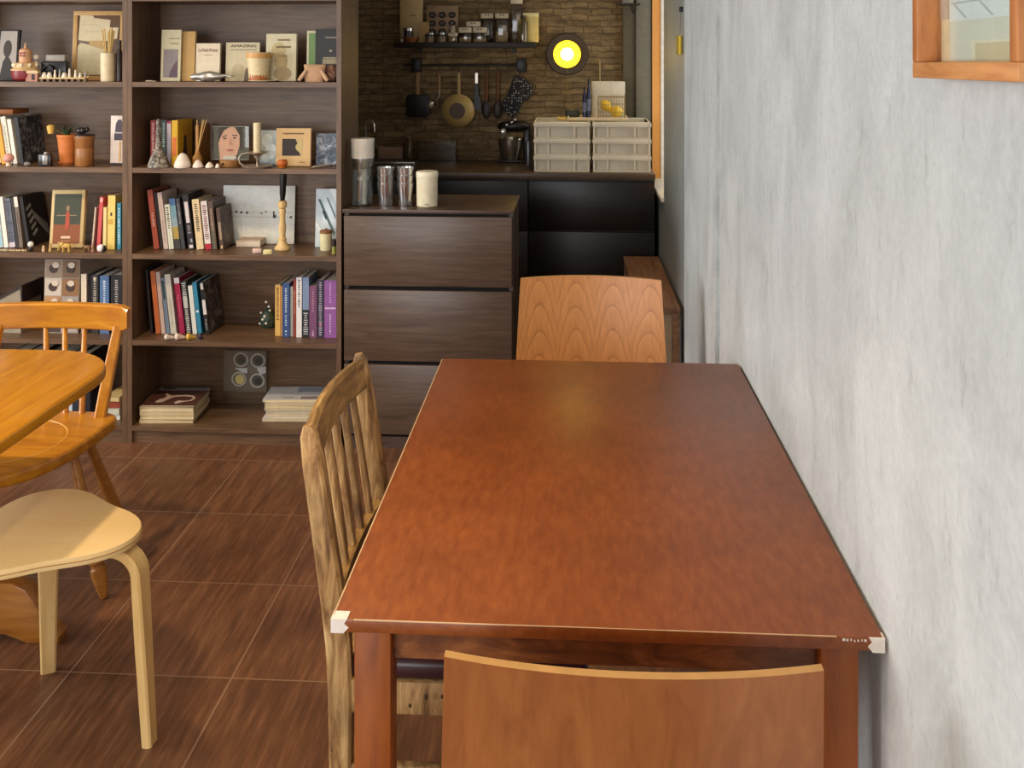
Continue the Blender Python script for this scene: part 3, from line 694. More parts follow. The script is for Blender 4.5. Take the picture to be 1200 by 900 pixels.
# ---------------------------------------------------------------- right bookcase, third shelf from the top: leaning row
G3 = 'leaning books on the shelf with the candlestick'
def row3(*a, **k): return book(*a[:2], a[2], Z3, .095, *a[3:], group=G3, **k)
row3(180.5, 187, 223, (176, 84, 62), 'brick-red book at the left end of the leaning row beside the music print', lean=7, marks=[(.38, .62, .5, 'T', (236, 214, 200))])
row3(188, 191.5, 226, (42, 34, 32), 'thin black book just right of the brick-red one on the candlestick shelf', lean=7)
row3(192, 197.5, 226, (222, 200, 190), 'pinkish-white tall paperback near the left end of the candlestick shelf', lean=7, marks=[(.1, .5, .25, 'T', (150, 110, 100))])
row3(198, 204, 240, (232, 230, 212), 'short white book beside the blue-topped one on the candlestick shelf', lean=6, marks=[(.45, .95, .55, 'T', (70, 80, 60)), (.02, .4, .15, 'T', (170, 190, 70))])
row3(205, 212, 233, (146, 166, 176), 'book with blue top and mustard lower spine on the candlestick shelf', lean=7, marks=[(.86, 1, 0, 1, (72, 108, 156)), (.62, .86, 0, 1, (120, 160, 170)), (.2, .44, 0, 1, (176, 150, 74)), (0, .2, 0, 1, (66, 60, 56))])
row3(212.8, 217.4, 233, (64, 62, 64), 'slim charcoal book right of the blue-topped one on the candlestick shelf', lean=7, marks=[(.5, .9, .6, 'T', (150, 146, 144))])
row3(221, 228, 228, (36, 32, 34), 'black book with large white spine panel on the candlestick shelf', lean=7, marks=[(.48, .86, .2, .8, (220, 208, 206)), (.28, .44, .6, 'T', (150, 140, 140)), (.02, .08, .2, .85, (214, 204, 200)), (.12, .19, .5, .85, (150, 150, 150))])
row3(230.6, 239, 234, (222, 196, 152), 'cream and tan book in the middle of the leaning row on the candlestick shelf', lean=6, marks=[(.35, .92, .5, 'T', (80, 64, 50))])
row3(240.8, 248, 236, (220, 208, 200), 'white book with red block at its foot on the candlestick shelf', lean=6, marks=[(0, .12, 0, 1, (176, 30, 50)), (.2, .92, .7, 'T', (130, 90, 84))])
row3(249.2, 254.8, 236, (92, 70, 56), 'brown paperback near the right end of the leaning row on the candlestick shelf', lean=6, marks=[(.4, .85, .6, 'T', (168, 144, 120)), (.02, .4, .55, 'T', (110, 130, 100))])
row3(258, 262.4, 244, (84, 60, 48), 'small brown book with dark olive cover at the right end of the leaning row', lean=6, depth=.125, marks=[(.24, .66, .2, .85, (160, 134, 110)), (.03, .1, .3, .8, (200, 170, 120))],
     cover=(blotmat('olive_cover', [(58, 46, 36), (84, 70, 54), (118, 100, 78)], 22), None))
# white print behind
T, w, h = front('music_print', 260, 346, 218, Z3, .226, 'large white print with notes wrapped in clear film, behind the wooden candlestick', 'print', (238, 238, 228), t=.006, lean=5, shapes=[
    ('p', [(0, 1), (.32, 1), (.06, .86), (0, .93)], (238, 240, 236)), ('p', [(.08, .88), (.1, .9), (.62, .64), (.6, .61)], (240, 242, 240)), ('p', [(.28, .97), (.33, .97), (.72, .74), (.70, .71)], (240, 242, 240)), ('p', [(.34, .38), (.36, .40), (.62, .22), (.60, .20)], (240, 242, 240)),
    ('r', .12, .535, .97, .54, (168, 164, 156)), ('r', .12, .455, .97, .46, (168, 164, 156)),
    ('e', .19, .545, .016, .022, (84, 80, 76)), ('e', .26, .535, .016, .022, (84, 80, 76)), ('e', .34, .53, .018, .022, (84, 80, 76)), ('r', .70, .44, .72, .56, (84, 80, 76)), ('e', .73, .47, .018, .03, (84, 80, 76)), ('e', .54, .52, .01, .016, (84, 80, 76)), ('e', .60, .55, .01, .016, (84, 80, 76)), ('e', .95, .46, .016, .02, (84, 80, 76)),
    ('p', [(.25, .22), (.29, .31), (.33, .22), (.31, .22), (.29, .26), (.27, .22)], (244, 245, 242)), ('p', [(.34, .31), (.38, .2), (.42, .31), (.40, .31), (.38, .26), (.36, .31)], (244, 245, 242))])
T, w, h = front('foil_print', 369, 394, 222, Z3, .17, 'glossy white and teal print wrapped in film at the right end of the candlestick shelf', 'print', (212, 224, 228), t=.006, lean=5, rough=.15, shapes=[
    ('p', [(.1, .82), (.22, .82), (.95, .25), (.9, .18)], (96, 118, 120)), ('p', [(.5, .85), (.56, .85), (.95, .55), (.95, .48)], (120, 140, 140)), ('p', [(.3, .62), (.42, .62), (.55, .5), (.5, .46)], (60, 72, 72)), ('p', [(0, .4), (.1, .42), (.7, .05), (.5, .02)], (238, 242, 242)), ('p', [(.65, 1), (1, 1), (1, .75)], (240, 244, 244))])
def at(px, py, z, dep=None): return G(px, py, z)
# wooden candlestick with black candle
p = G(331, 292, Z3); k = mpp(331, p.y)
T = thing('candlestick', 'turned pale wooden candlestick in front of the white music print', 'candlestick', p)
prof = [(0, 0), (9.2, 0), (9.4, 1.2), (8.6, 3), (6.4, 5), (5.4, 7), (4.6, 8.2), (4.2, 10), (5, 12.5), (3.6, 14), (3.4, 17), (4.2, 22), (4.2, 28), (3.4, 33), (3.2, 38), (3.6, 42), (4.2, 45), (3.2, 47.5), (4.8, 49), (5.2, 53), (5, 55.5), (3.6, 57), (0, 57)]
prof = [(r*k, z*k) for r, z in prof]; zt = prof[-1][1]
obj('candlestick_body', MB().lathe(prof[:-1] + [(2.4*k, zt), (0, zt)]), wood('pale_turned_wood', [(206, 166, 104), (226, 190, 128), (234, 202, 144)], (8, 8, 1), 4, .5, .5), T)
solo('candle', 'black taper candle standing in the turned wooden candlestick', 'candle', MB().lathe([(0, 0), (2.6*k, 0), (3.6*k, 9*k), (4.1*k, 26*k), (4.0*k, 31*k), (2*k, 32*k), (0, 32*k)], 16), mat((24, 18, 18), .35), p + Vector((0, 0, zt)), (0, .035, 0))
p = G(292, 289.5, Z3); k = mpp(292, p.y)
T = thing('box', 'flat cream box lying before the music print, left of the candlestick', 'box', p)
obj('box_body', MB().span((-15.5*k, -.0, 0), (13*k, .075, 6.5*k), bev=.002), mat((226, 208, 186), .6), T); obj('lid_edge', MB().span((-15.8*k, -.0006, 6.5*k), (13.3*k, .0754, 8*k), bev=.001), mat((206, 184, 160), .6), T)
for px, py, c, lb in ((300, 297, (228, 196, 184), 'small pinkish block in front of the flat cream box'), (312.5, 298.5, (236, 222, 160), 'small pale yellow block just left of the candlestick foot')):
    p = G(px, py, Z3); k = mpp(px, p.y); solo('block', lb, 'block', MB().box((0, .012, 2.6*k), (10*k, .02, 5.2*k), rot(0, 0, .25), bev=.0025), mat(c, .6), p, group='little blocks on the candlestick shelf')
p = G(382, 293, Z3); k = mpp(382, p.y)
T = thing('jar', 'squat cream jar with wooden lid at the right end of the candlestick shelf', 'jar', p)
obj('jar_body', MB().lathe([(0, 0), (6.4*k, 0), (6.8*k, 1*k), (6.8*k, 7*k), (6.9*k, 8*k), (7.2*k, 20*k), (0, 20*k)]), mat((224, 214, 170), .35), T); obj('lid', MB().lathe([(0, 20*k), (7.4*k, 20*k), (7.4*k, 22.6*k), (6.6*k, 23.4*k), (2*k, 23.6*k), (1.4*k, 25.5*k), (0, 25.6*k)]), mat((138, 92, 56), .5), T)
p = G(391.5, 297.5, Z3); k = mpp(391, p.y)
T = thing('bottle', 'tiny dark bottle with yellow-green base next to the squat cream jar', 'bottle', p); obj('bottle_body', MB().lathe([(0, 0), (2.5*k, 0), (2.6*k, 1*k), (2.6*k, 9*k), (0, 9*k)], 12), mat((150, 150, 70), .4), T); obj('cap', MB().lathe([(0, 9*k), (2.7*k, 9*k), (2.7*k, 17*k), (0, 17*k)], 12), mat((32, 28, 26), .4), T)
# ---------------------------------------------------------------- right bookcase, fourth shelf
G4 = 'leaning books on the shelf with the beaded ornament'
def row4(*a, **k): return book(*a[:2], a[2], Z2, .09, *a[3:], group=G4, **k)
row4(176.4, 179.5, 316, (40, 34, 34), 'thin black book left of the orange one, two shelves under the candle holder', lean=5)
row4(182.8, 188.6, 318, (222, 126, 74), 'orange book near the left end of the row above the swirl-cover magazines', lean=5.5)
row4(189.2, 194, 319, (232, 206, 196), 'pale pink slim book right of the orange one', lean=5.5)
row4(194.8, 199.4, 326, (128, 146, 166), 'blue-grey book between pale pink and white ones above the magazines', lean=6, marks=[(.62, .95, .2, .8, (54, 76, 84))])
row4(200.2, 207.2, 322, (222, 218, 204), 'broad off-white book left of the crimson one', lean=6.5, marks=[(.1, .6, .3, 'T', (150, 150, 130))])
row4(210.8, 217.2, 326, (168, 36, 76), 'crimson book with white cap in the row above the magazines', lean=6.5, marks=[(.9, 1, 0, 1, (228, 220, 216)), (.3, .7, .35, 'T', (210, 130, 150))])
row4(218.6, 224.8, 330, (66, 66, 64), 'black and white speckled book right of the crimson one', lean=6.5, marks=[(.02, .98, .85, 'T', (206, 206, 200)), (.5, .7, .1, .9, (200, 202, 196))])
row4(226, 231.2, 335, (230, 230, 222), 'white book left of the teal-blue one', lean=6)
row4(232, 237, 331, (52, 134, 166), 'teal-blue book near the floral-cover book', lean=6.5, marks=[(.42, .46, .2, .8, (230, 236, 240))])
row4(241, 245.6, 331, (38, 32, 34), 'black book with white spine patches and grey floral cover, right end of its row', lean=7, depth=.16, marks=[(.86, .98, .15, .85, (214, 206, 200)), (.38, .66, .1, .95, (224, 216, 210)), (.08, .3, .4, 'T', (190, 180, 176))], cover=(M_FLOR, None))
G4b = 'upright books on the shelf with the beaded ornament'
def row4b(*a, **k): return book(*a[:2], a[2], Z2, k.pop('d', .075), *a[3:], group=G4b, **k)
row4b(322.4, 328.6, 333.5, (222, 178, 100), 'golden-yellow book beside the beaded ornament', d=.09, marks=[(.3, .95, .5, 'T', (110, 80, 40))])
row4b(328.8, 331, 335, (196, 140, 84), 'very thin tan book between the golden-yellow and the navy ones', d=.085)
row4b(331.2, 339.4, 332, (58, 84, 134), 'navy blue book right of the golden-yellow one', marks=[(.45, .92, .35, 'T', (200, 214, 230)), (.02, .14, .4, 'T', (200, 214, 230)), (.2, .42, .3, 'T', (200, 214, 230))])
row4b(340, 343.6, 336, (206, 214, 206), 'thin whitish-green book right of the navy one', d=.085)
row4b(343.8, 347, 327, (146, 56, 48), 'thin dark red book left of the tall white one', marks=[(.4, .8, .7, 'T', (206, 130, 90))])
row4b(347.2, 353.8, 325, (236, 230, 226), 'tall white book with small dark lettering in the upright row', marks=[(.5, .97, .4, 'T', (80, 76, 80))])
row4b(354.6, 362.2, 325, (128, 146, 176), 'book with pale blue top and black lower spine in the upright row', marks=[(0, .46, 0, 1, (40, 40, 44)), (.04, .42, .8, 'T', (186, 186, 190))])
row4b(362.4, 371.4, 335, (124, 78, 112), 'mauve book right of the pale-blue-topped one', marks=[(.5, .95, .3, 'T', (190, 140, 160)), (.02, .15, .25, 'T', (210, 180, 200))])
row4b(371.8, 379.6, 328, (58, 50, 66), 'dark book with dense pale lettering left of the wide purple one', marks=[(.03, .97, .5, 'T', (176, 170, 186)), (.2, .24, .3, .7, (200, 60, 60))])
row4b(380, 394.4, 328.5, (150, 92, 160), 'wide purple book at the right end of the upright row', depth=.16, marks=[(.50, .53, .05, .95, (214, 180, 220)), (.06, .42, .14, 'T', (226, 206, 230)), (.6, .97, .16, 'T', (206, 170, 212))])
p = G(314, 383.5, Z2); k = mpp(314, p.y)                         # beaded ornament
T = thing('beaded_ornament', 'small dark green beaded ornament with white beads beside the golden-yellow book', 'ornament', p)
mb = MB(); rr = random.Random(3)
mb.lathe([(0, 0), (6*k, 0), (8.5*k, 5*k), (8*k, 14*k), (4*k, 21*k), (0, 23*k)], 14)
for i in range(60):
    a = rr.uniform(0, 6.28); zz_ = rr.uniform(.06, .95); r = (8.6 - 6.5*max(0, zz_-.45)/.55)*k
    mb.ball((r*math.cos(a), r*math.sin(a), max(1.6, zz_*22)*k), rr.uniform(.9, 1.5)*k, 6)
obj('beads', mb, mat((56, 70, 58), .4), T)
for a, zz_, r in ((-2.6, 18, 8), (-2.75, 5, 9), (-1.7, 15, 8.8), (-1.5, 7, 9.2), (-1.0, 25, 4), (-.9, 21, 6), (-2.2, 30, 2.5), (-2.0, 11, 9)):
    obj('white_bead', MB().ball((r*k*math.cos(a), r*k*math.sin(a), zz_*k), 1.5*k, 10), mat((232, 232, 222), .3), T)
sp_ = MB()
for a, zt_ in ((-1.0, 27), (-.3, 30), (-2.2, 30), (1.2, 33)): sp_.tube([(0, 0, 19*k), (3.4*k*math.cos(a), 3.4*k*math.sin(a), zt_*k)], .35*k, 6)
obj('wire_stem', sp_, mat((60, 66, 58), .5), T)
for px, c, s, lb in ((199.5, (222, 206, 190), (5.8, 4.5, 3.6), 'whitish seashell left of the pink one before the leaning books'), (212, (228, 206, 192), (6.2, 5, 4.2), 'pinkish round seashell in the middle before the leaning books'), (225, (210, 170, 70), (5.8, 4.6, 4), 'yellow seashell before the teal-blue book')):
    p = G(px, 398, Z2); k = mpp(px, p.y); mb = MB()
    for i in range(9):
        t = i/8; mb.ball((s[0]*k*(-.7+1.3*t), -s[1]*k*.1*t, s[2]*k*(1-.45*t)), (s[0]*k*(.34-.18*t)*1.4, s[1]*k*(1-.6*t), s[2]*k*(1-.55*t)), 12)
    solo('seashell', lb, 'shell', mb, mat(c, .35, var=.12, vs=160), p, (0, 0, .5), group='seashells on the fourth shelf')
p = G(235, 397.5, Z2); k = mpp(235, p.y); solo('pebble', 'small dark purple pebble right of the yellow seashell', 'stone', MB().ball((0, 0, 3*k), (2.6*k, 2.6*k, 3*k), 10).ball((0, 0, 6*k), (1.6*k, 1.6*k, 1.8*k), 8), mat((52, 40, 56), .4), p)
# ---------------------------------------------------------------- right bookcase, bottom shelf
def magazines(corners, zb, cols, group, labels, topshapes=None, jit=.004, thick=None):
    (ax, ay), (bx, by), (cx_, cy_) = corners                # near-left, near-right, far-left pixels on the shelf
    A, B, C = G(ax, ay, zb), G(bx, by, zb), G(cx_, cy_, zb); u = B-A; v = C-A; wd, dp = u.length, v.length
    rz = math.atan2(u.y, u.x); z = zb; rr = random.Random(int(ax))
    for i, (c, t) in enumerate(cols):
        ox, oy, ra = rr.uniform(-jit, jit), rr.uniform(0, jit), rr.uniform(-.015, .015)
        o = A + Vector((ox, oy, 0)); o.z = z
        T = thing('magazine', labels[i], 'magazine', o, (0, 0, rz+ra), group)
        obj('cover', MB().span((0, 0, 0), (wd, dp, .0008)).span((0, 0, t-.0008), (wd, dp, t)).span((0, 0, .0008), (.0008, dp, t-.0008)), mat(c, .3, var=.04), T)
        obj('page_block', MB().span((.0009, .001, .0009), (wd-.001, dp-.001, t-.0009)), mat((226, 206, 160) if i % 2 else (214, 192, 150), .8), T)
        z += t + .0003
    return T, wd, dp, t
def topart(T, w, h, t, shapes):
    for k, (poly, c) in enumerate(shapes):
        mb = MB().prism([(a*w, b*h) for a, b in poly], .0005, Matrix.Translation((0, 0, t+.0001+.0002*k))); obj('cover_print', mb, mat(c, .3), T)
sw1 = [(.16, .16), (.22, .12), (.34, .14), (.40, .30), (.50, .50), (.62, .52), (.74, .54), (.88, .50), (.95, .40), (.92, .28), (.80, .22), (.66, .26), (.60, .12), (.68, .04), (.74, .10), (.80, .16), (.96, .24), (1.0, .42), (.9, .58), (.70, .62), (.52, .60), (.40, .56), (.30, .66), (.24, .74), (.2, .70), (.30, .56), (.28, .40), (.20, .32)]
sw1 = [(a*.84+.06, b*.84+.05) for a, b in sw1]
T, w, dp, t = magazines(((164, 496.5), (227, 496.5), (194, 475)), Z5, [((206, 180, 130), .015), ((190, 166, 116), .014), ((214, 190, 140), .015), ((200, 190, 180), .014), ((170, 150, 130), .005), ((92, 58, 46), .005)], 'magazines under the swirl cover',
    ['lowest magazine of the swirl-topped stack', 'second magazine from the bottom of the swirl-topped stack', 'third magazine from the bottom of the swirl-topped stack', 'third magazine from the top of the swirl-topped stack', 'thin magazine directly under the brown swirl cover', 'brown magazine with pale swirl cover, topmost of the left stack on the bottom shelf'])
topart(T, w, dp, t, [([(0.0, .86), (1, .86), (1, 1), (0, 1)], (150, 152, 156)), ([(.1, .89), (.34, .89), (.34, .97), (.1, .97)], (50, 48, 50)), (sw1, (216, 186, 170))])
T, w, dp, t = magazines(((309.5, 494), (380, 494), (329, 478)), Z5, [((220, 216, 210), .011), ((208, 206, 204), .008), ((216, 206, 206), .011), ((222, 220, 216), .010), ((206, 200, 198), .009), ((222, 208, 176), .012), ((210, 196, 170), .009), ((206, 204, 202), .009)], 'magazines in the pale stack by the chest',
    ['lowest magazine of the pale stack nearest the drawer unit', 'second magazine up in the pale stack nearest the drawer unit', 'third magazine up in the pale stack nearest the drawer unit', 'fourth magazine up in the pale stack nearest the drawer unit', 'fifth magazine up in the pale stack nearest the drawer unit', 'cream-edged magazine third from the top of the pale stack', 'magazine second from the top of the pale stack', 'pale grey magazine on top of the stack nearest the drawer unit'], jit=.009)
topart(T, w, dp, t, [([(.5, .55), (.98, .55), (.98, .95), (.5, .95)], (150, 158, 168)), ([(.3, .1), (.5, .1), (.5, .2), (.3, .2)], (170, 164, 150)), ([(.62, .04), (.95, .04), (.95, .22), (.62, .22)], (150, 128, 128))])
# clear packet with four round pictures
p = G(262, 473.5, Z5); k = mpp(262, p.y); wv = 51*k; hv = 63*k
T = thing('picture_card', 'card with four round cup pictures in a clear stand between the two magazine stacks', 'card', p)
obj('card', MB().span((0, .002, 15*k), (wv, .006, hv)), mat((120, 106, 92), .5), T)
sh = []
for cx_, cz in ((.40, .83), (.80, .82), (.36, .47), (.79, .45)):
    sh += [('e', cx_, cz, .175, .135, (188, 184, 174)), ('e', cx_, cz, .135, .105, (88, 82, 72)), ('e', cx_+.02, cz-.01, .08, .06, (56, 52, 44))]
sh += [('p', [(.26, .68), (.56, .68), (.56, .58), (.44, .60)], (196, 196, 194)), ('p', [(.78, .68), (.99, .72), (.99, .60), (.86, .56)], (196, 196, 194)), ('e', .38, .47, .11, .09, (206, 186, 120))]
art(T, wv, hv, sh, y=.0012)
obj('clear_stand', MB().span((-.002, -.002, 0), (wv+11*k, 0, hv)).span((-.002, -.002, 0), (wv+11*k, .008, .002)), clearglass('clear_acrylic', a=.10), T)
# ---------------------------------------------------------------- right bookcase, second shelf
book(176.5, 182.5, 141, Z4, .10, (150, 60, 66), 'red book at the left end behind the grey stone bell', marks=[(.2, .95, .5, 'T', (226, 200, 196))], group='books behind the stone bell')
book(183, 187.5, 141, Z4, .10, (172, 168, 158), 'grey-white book right of the red one behind the stone bell', marks=[(.3, .95, .6, 'T', (80, 80, 76))], group='books behind the stone bell')
book(189, 195, 141, Z4, .10, (66, 92, 98), 'dark teal book left of the white one behind the stone bell', marks=[(.4, .95, .5, 'T', (190, 206, 206))], group='books behind the stone bell')
book(195.5, 200.5, 142, Z4, .10, (220, 208, 222), 'white and lilac book left of the yellow one', marks=[(.95, 1, 0, 1, (186, 60, 110))], group='books behind the stone bell')
T = book(201.5, 208.5, 141, Z4, .085, (230, 184, 44), 'bright yellow book with dark figure on its cover, behind the white conical stone', depth=.15, marks=[(.2, .62, .1, .8, (226, 120, 60))], group='books behind the stone bell')
cv = MB(); M9 = mat((74, 50, 46), .5)
tx_ = (208.5-201.5)*mpp(201.5, YB+.085)
for zc, rz_, ry_ in ((.075, .018, .016), (.05, .02, .022), (.10, .014, .013), (.025, .018, .02)): cv.ball((tx_, .075, zc), (.0012, ry_, rz_), 14)
obj('cover_print', cv, M9, T)
solo('book', 'thin tan book leaning right of the yellow one', 'book', MB().span((0, 0, 0), (.012, .13, .155), bev=.001), mat((176, 120, 60), .5), on(229, Z4, .10), group='books behind the stone bell')
p = G(186, 196.5, Z4); p.y = YB+.03; p.x = P(186, 60, p.y).x; k = mpp(186, p.y)
T = thing('stone_bell', 'grey carved stone bell-shaped ornament at the left end of the second shelf', 'ornament', p)
mb = MB().lathe([(0, 0), (12.5*k, 0), (12.2*k, 3*k), (10*k, 10*k), (6.5*k, 16*k), (4*k, 22*k), (3.2*k, 32*k), (3*k, 44*k), (2.4*k, 52*k), (1.2*k, 56*k), (0, 56.5*k)], 20)
obj('bell_body', mb, blotmat('carved_stone', [(60, 54, 48), (104, 96, 86), (168, 158, 146)], 60, .6), T)
rg = MB()
for z_, r_ in ((20, 5), (28, 3.9), (36, 3.7), (44, 3.5)): rg.lathe([(r_*k*.7, (z_-1)*k), (r_*k, z_*k), (r_*k*.7, (z_+1)*k)], 16)
obj('neck_ring', rg, mat((120, 110, 98), .6), T)
for px, r_, hh, lb in ((214, 10, 17, 'large white conical stone before the yellow book'), (232, 6.4, 9, 'medium white conical stone at the foot of the scent sticks'), (245.5, 5, 6.5, 'small white domed stone between the medium cone and the tiny pink one'), (255, 2.8, 5, 'tiny pinkish stone left of the wooden photo stand')):
    p = on(px, Z4, .02); k = mpp(px, p.y)
    solo('white_stone', lb, 'stone', MB().lathe([(0, 0), (r_*k*.92, 0), (r_*k, hh*.12*k), (r_*k*.86, hh*.4*k), (r_*k*.5, hh*.82*k), (r_*k*.22, hh*.97*k), (0, hh*k)], 16), mat((228, 212, 196), .55, var=.05), p, group='white stones on the second shelf')
p = on(231.5, Z4, .07); k = mpp(231, p.y)
T = thing('scent_diffuser', 'small amber glass with thin scent sticks right of the yellow book', 'diffuser', p)
obj('glass_body', MB().lathe([(0, 0), (6*k, 0), (6*k, 10*k), (3*k, 15*k), (2.4*k, 18*k), (0, 18*k)], 14), mat((160, 112, 50), .15, var=0, coat=.4), T)
for a, b in ((10, 2), (8, -1), (-1, 1), (5, 3)): obj('stick', MB().tube([(0, 0, 16*k), (a*k, b*k, 54*k)], .55*k, 6), mat((196, 158, 96), .7), T)
# photo of a face in a glass holder on a wooden foot
p = on(270, Z4, .07); k = mpp(270, p.y)
T = thing('photo_stand', 'clear glass photo holder with close-up portrait of a person on a round wooden foot', 'photo', p)
obj('wooden_foot', MB().lathe([(0, 0), (12*k, 0), (12.4*k, .6*k), (12.4*k, 7*k), (11.6*k, 7.8*k), (0, 7.8*k)], 24), mat((150, 104, 56), .45), T)
obj('foot_stud', MB().ball((-5*k, -12*k, 4*k), (1.5*k, .8*k, 1.5*k), 10), mat((40, 28, 20), .4), T)
w, h = 42*k, 38*k
ph = obj('photo', MB().span((-20*k, 0, 7.8*k), (-20*k+w, .0015, 7.8*k+h)), mat((86, 80, 70), .5), T)
ph_o = thing if False else None
def shift(shapes, x0, z0): return shapes
q = bpy.data.objects.new('t', None)
E2 = [('p', [(.18, .0), (.14, .5), (.2, .9), (.34, 1), (.62, 1), (.74, .85), (.74, .45), (.66, .15), (.52, .0)], (216, 164, 140)), ('p', [(.14, .5), (.12, .92), (.2, 1), (.46, 1), (.3, .9), (.2, .7)], (60, 46, 40)), ('p', [(.60, 1), (.8, 1), (.82, .3), (.74, .3), (.74, .75)], (60, 46, 40)),
      ('p', [(.24, .72), (.38, .76), (.38, .73), (.25, .69)], (80, 56, 46)), ('p', [(.52, .77), (.68, .76), (.68, .73), (.53, .74)], (80, 56, 46)), ('e', .32, .65, .05, .025, (66, 44, 38)), ('e', .60, .67, .05, .025, (66, 44, 38)), ('p', [(.43, .46), (.46, .66), (.49, .66), (.54, .47), (.48, .43)], (198, 142, 120)), ('e', .48, .29, .10, .035, (176, 92, 88)), ('e', .46, .06, .2, .06, (206, 196, 188))]
bpy.data.objects.remove(q)
def art_at(T, x0, z0, w, h, shapes, y, name='print'):
    n0_ = set(T.children); art(T, w, h, shapes, y, name)
    for c in T.children:
        if c not in n0_: c.location = (x0, 0, z0)
art_at(T, -20*k, 7.8*k, w, h, E2, -.0002)
obj('glass_plate', MB().span((-20.6*k, -.005, 7.8*k), (-19.4*k+w, -.003, 8.6*k+h)), clearglass('photo_glass', a=.08), T)
obj('glass_rim', MB().tube([(-20.6*k, -.004, 8*k), (-19.4*k+w, -.004, 8*k), (-19.4*k+w, -.004, 8.6*k+h), (-20.6*k, -.004, 8.6*k+h)], .0011, 6, loop=True), mat((190, 190, 180), .2), T)
# chamberstick with candle
p = on(301.5, Z4, .035); k = mpp(301, p.y)
T = thing('chamberstick', 'pale metal chamberstick with loop handle in front of the blue-white card', 'candle holder', p)
M_PAL = mat((168, 152, 132), .35, .3)
obj('tray', MB().lathe([(0, 0), (15*k, 0), (18*k, 2.4*k), (17.4*k, 2.8*k), (14.6*k, 1*k), (0, 1*k)], 28), M_PAL, T)
obj('stem', MB().lathe([(0, 1*k), (2*k, 1*k), (1.1*k, 3*k), (1.1*k, 9*k), (4*k, 13*k), (4.4*k, 14*k), (0, 14*k)], 16), M_PAL, T)
obj('drip_cup', MB().lathe([(3*k, 14*k), (10*k, 16.6*k), (13*k, 18*k), (12.6*k, 18.6*k), (9*k, 17.4*k), (0, 15.4*k), (0, 14*k)], 24), M_PAL, T)
obj('loop_handle', MB().tube([(-16*k, 0, 2*k), (-21*k, 0, 5*k), (-22*k, 0, 11*k), (-19*k, 0, 15.5*k), (-12*k, 0, 17*k)], .9*k, 8), M_PAL, T)
solo('candle', 'thick cream candle standing in the metal chamberstick', 'candle', MB().lathe([(0, 0), (4.2*k, 0), (4.4*k, 1*k), (4.6*k, 36*k), (3.8*k, 37*k), (.6*k, 36.4*k), (0, 36.4*k)], 18), mat((222, 206, 166), .45), p + Vector((0, 0, 15.6*k)))
front('card', 304, 326, 153, Z4, .11, 'blue-white card with cloudy picture behind the cream candle', 'card', (168, 178, 178), t=.004, shapes=[('e', .4, .7, .3, .2, (206, 214, 210)), ('e', .6, .4, .3, .22, (220, 226, 222)), ('e', .35, .22, .22, .15, (200, 210, 206))])
T, w, h = front('square_book', 323, 364, 151, Z4, .08, 'beige square book with dark picture on its cover, behind the small orange ball', 'book', (216, 178, 122), t=.018, lean=5, pages=True, shapes=[('r', .18, .27, .76, .72, (200, 180, 120)), ('p', [(.18, .27), (.72, .27), (.68, .36), (.58, .44), (.56, .52), (.62, .6), (.56, .72), (.18, .72)], (52, 40, 38)), ('t', .2, .84, .78, .88, (110, 80, 50)), ('t', .7, .09, .82, .11, (110, 80, 50))])
solo('orange_ball', 'small orange-brown round gourd before the beige square book', 'ornament', MB().lathe([(0, 1*mpp(331, YB+.03)), (4*mpp(331, YB), 0), (6.6*mpp(331, YB), 5*mpp(331, YB)), (5*mpp(331, YB), 9.4*mpp(331, YB)), (1*mpp(331, YB), 10.2*mpp(331, YB)), (0, 10*mpp(331, YB))], 18), mat((186, 98, 38), .3, var=.08), on(331, Z4, .03))
front('gift_box', 370, 394.5, 157, Z4, .12, 'slate-blue box with flower print at the right end of the second shelf', 'box', (90, 100, 112), t=.03, lean=3, m=M_BLUF)
a_, b_2 = on(365, Z4+.0045, .02), on(387, Z4+.0045, .11)
solo('pencil', 'pale pencil lying before the slate-blue flower box', 'pencil', MB().tube([a_ - a_, (b_2-a_)*.06, (b_2-a_)], [.0008, .0038, .0038], 6), mat((206, 194, 176), .5), a_)
# ---------------------------------------------------------------- right bookcase, top shelf
front('slim_book', 188, 211.5, 35, Z1, .08, 'slim cream book with mauve picture, leftmost on the top shelf beside the tan one', 'book', (206, 196, 160), t=.010, lean=4, pages=True, shapes=[('r', .12, .07, .86, .62, (142, 132, 130)), ('p', [(.42, .07), (.86, .07), (.86, .42), (.7, .34), (.5, .2)], (100, 78, 90)), ('t', .4, .82, .9, .84, (150, 138, 110)), ('t', .45, .72, .85, .74, (150, 138, 110))])
front('slim_book', 209, 228, 37, Z1, .095, 'tan book standing directly right of the slim cream one with mauve picture', 'book', (192, 152, 86), t=.016, lean=4, pages=True)
T, w, h = front('storybook', 229, 257.5, 51, Z1, .085, 'small cream storybook with red-brown title, behind the silver whale', 'book', (226, 208, 178), t=.014, lean=4, pages=True, shapes=[('p', [(.2, .0), (.8, .0), (.62, .2), (.5, .24), (.38, .2)], (160, 140, 116)), ('t', .34, .68, .66, .70, (170, 140, 110))])
text(T, 'Le Petit Prince', w*.5, h*.82, w*.8, mat((110, 66, 40), .5), -.001, h*.085)
T, w, h = front('picture_book', 264, 304, 50, Z1, .10, 'cream picture book with dark title behind the speckled beige cup', 'book', (206, 192, 156), t=.012, lean=4, pages=True, shapes=[('t', .15, .80, .9, .82, (120, 100, 70)), ('e', .38, .24, .2, .22, (190, 174, 138)), ('p', [(.55, .0), (.6, .3), (.7, .4), (.8, .3), (.84, .0)], (110, 96, 78))])
text(T, 'AMAZING', w*.52, h*.91, w*.76, mat((70, 56, 44), .5), -.001, h*.07)
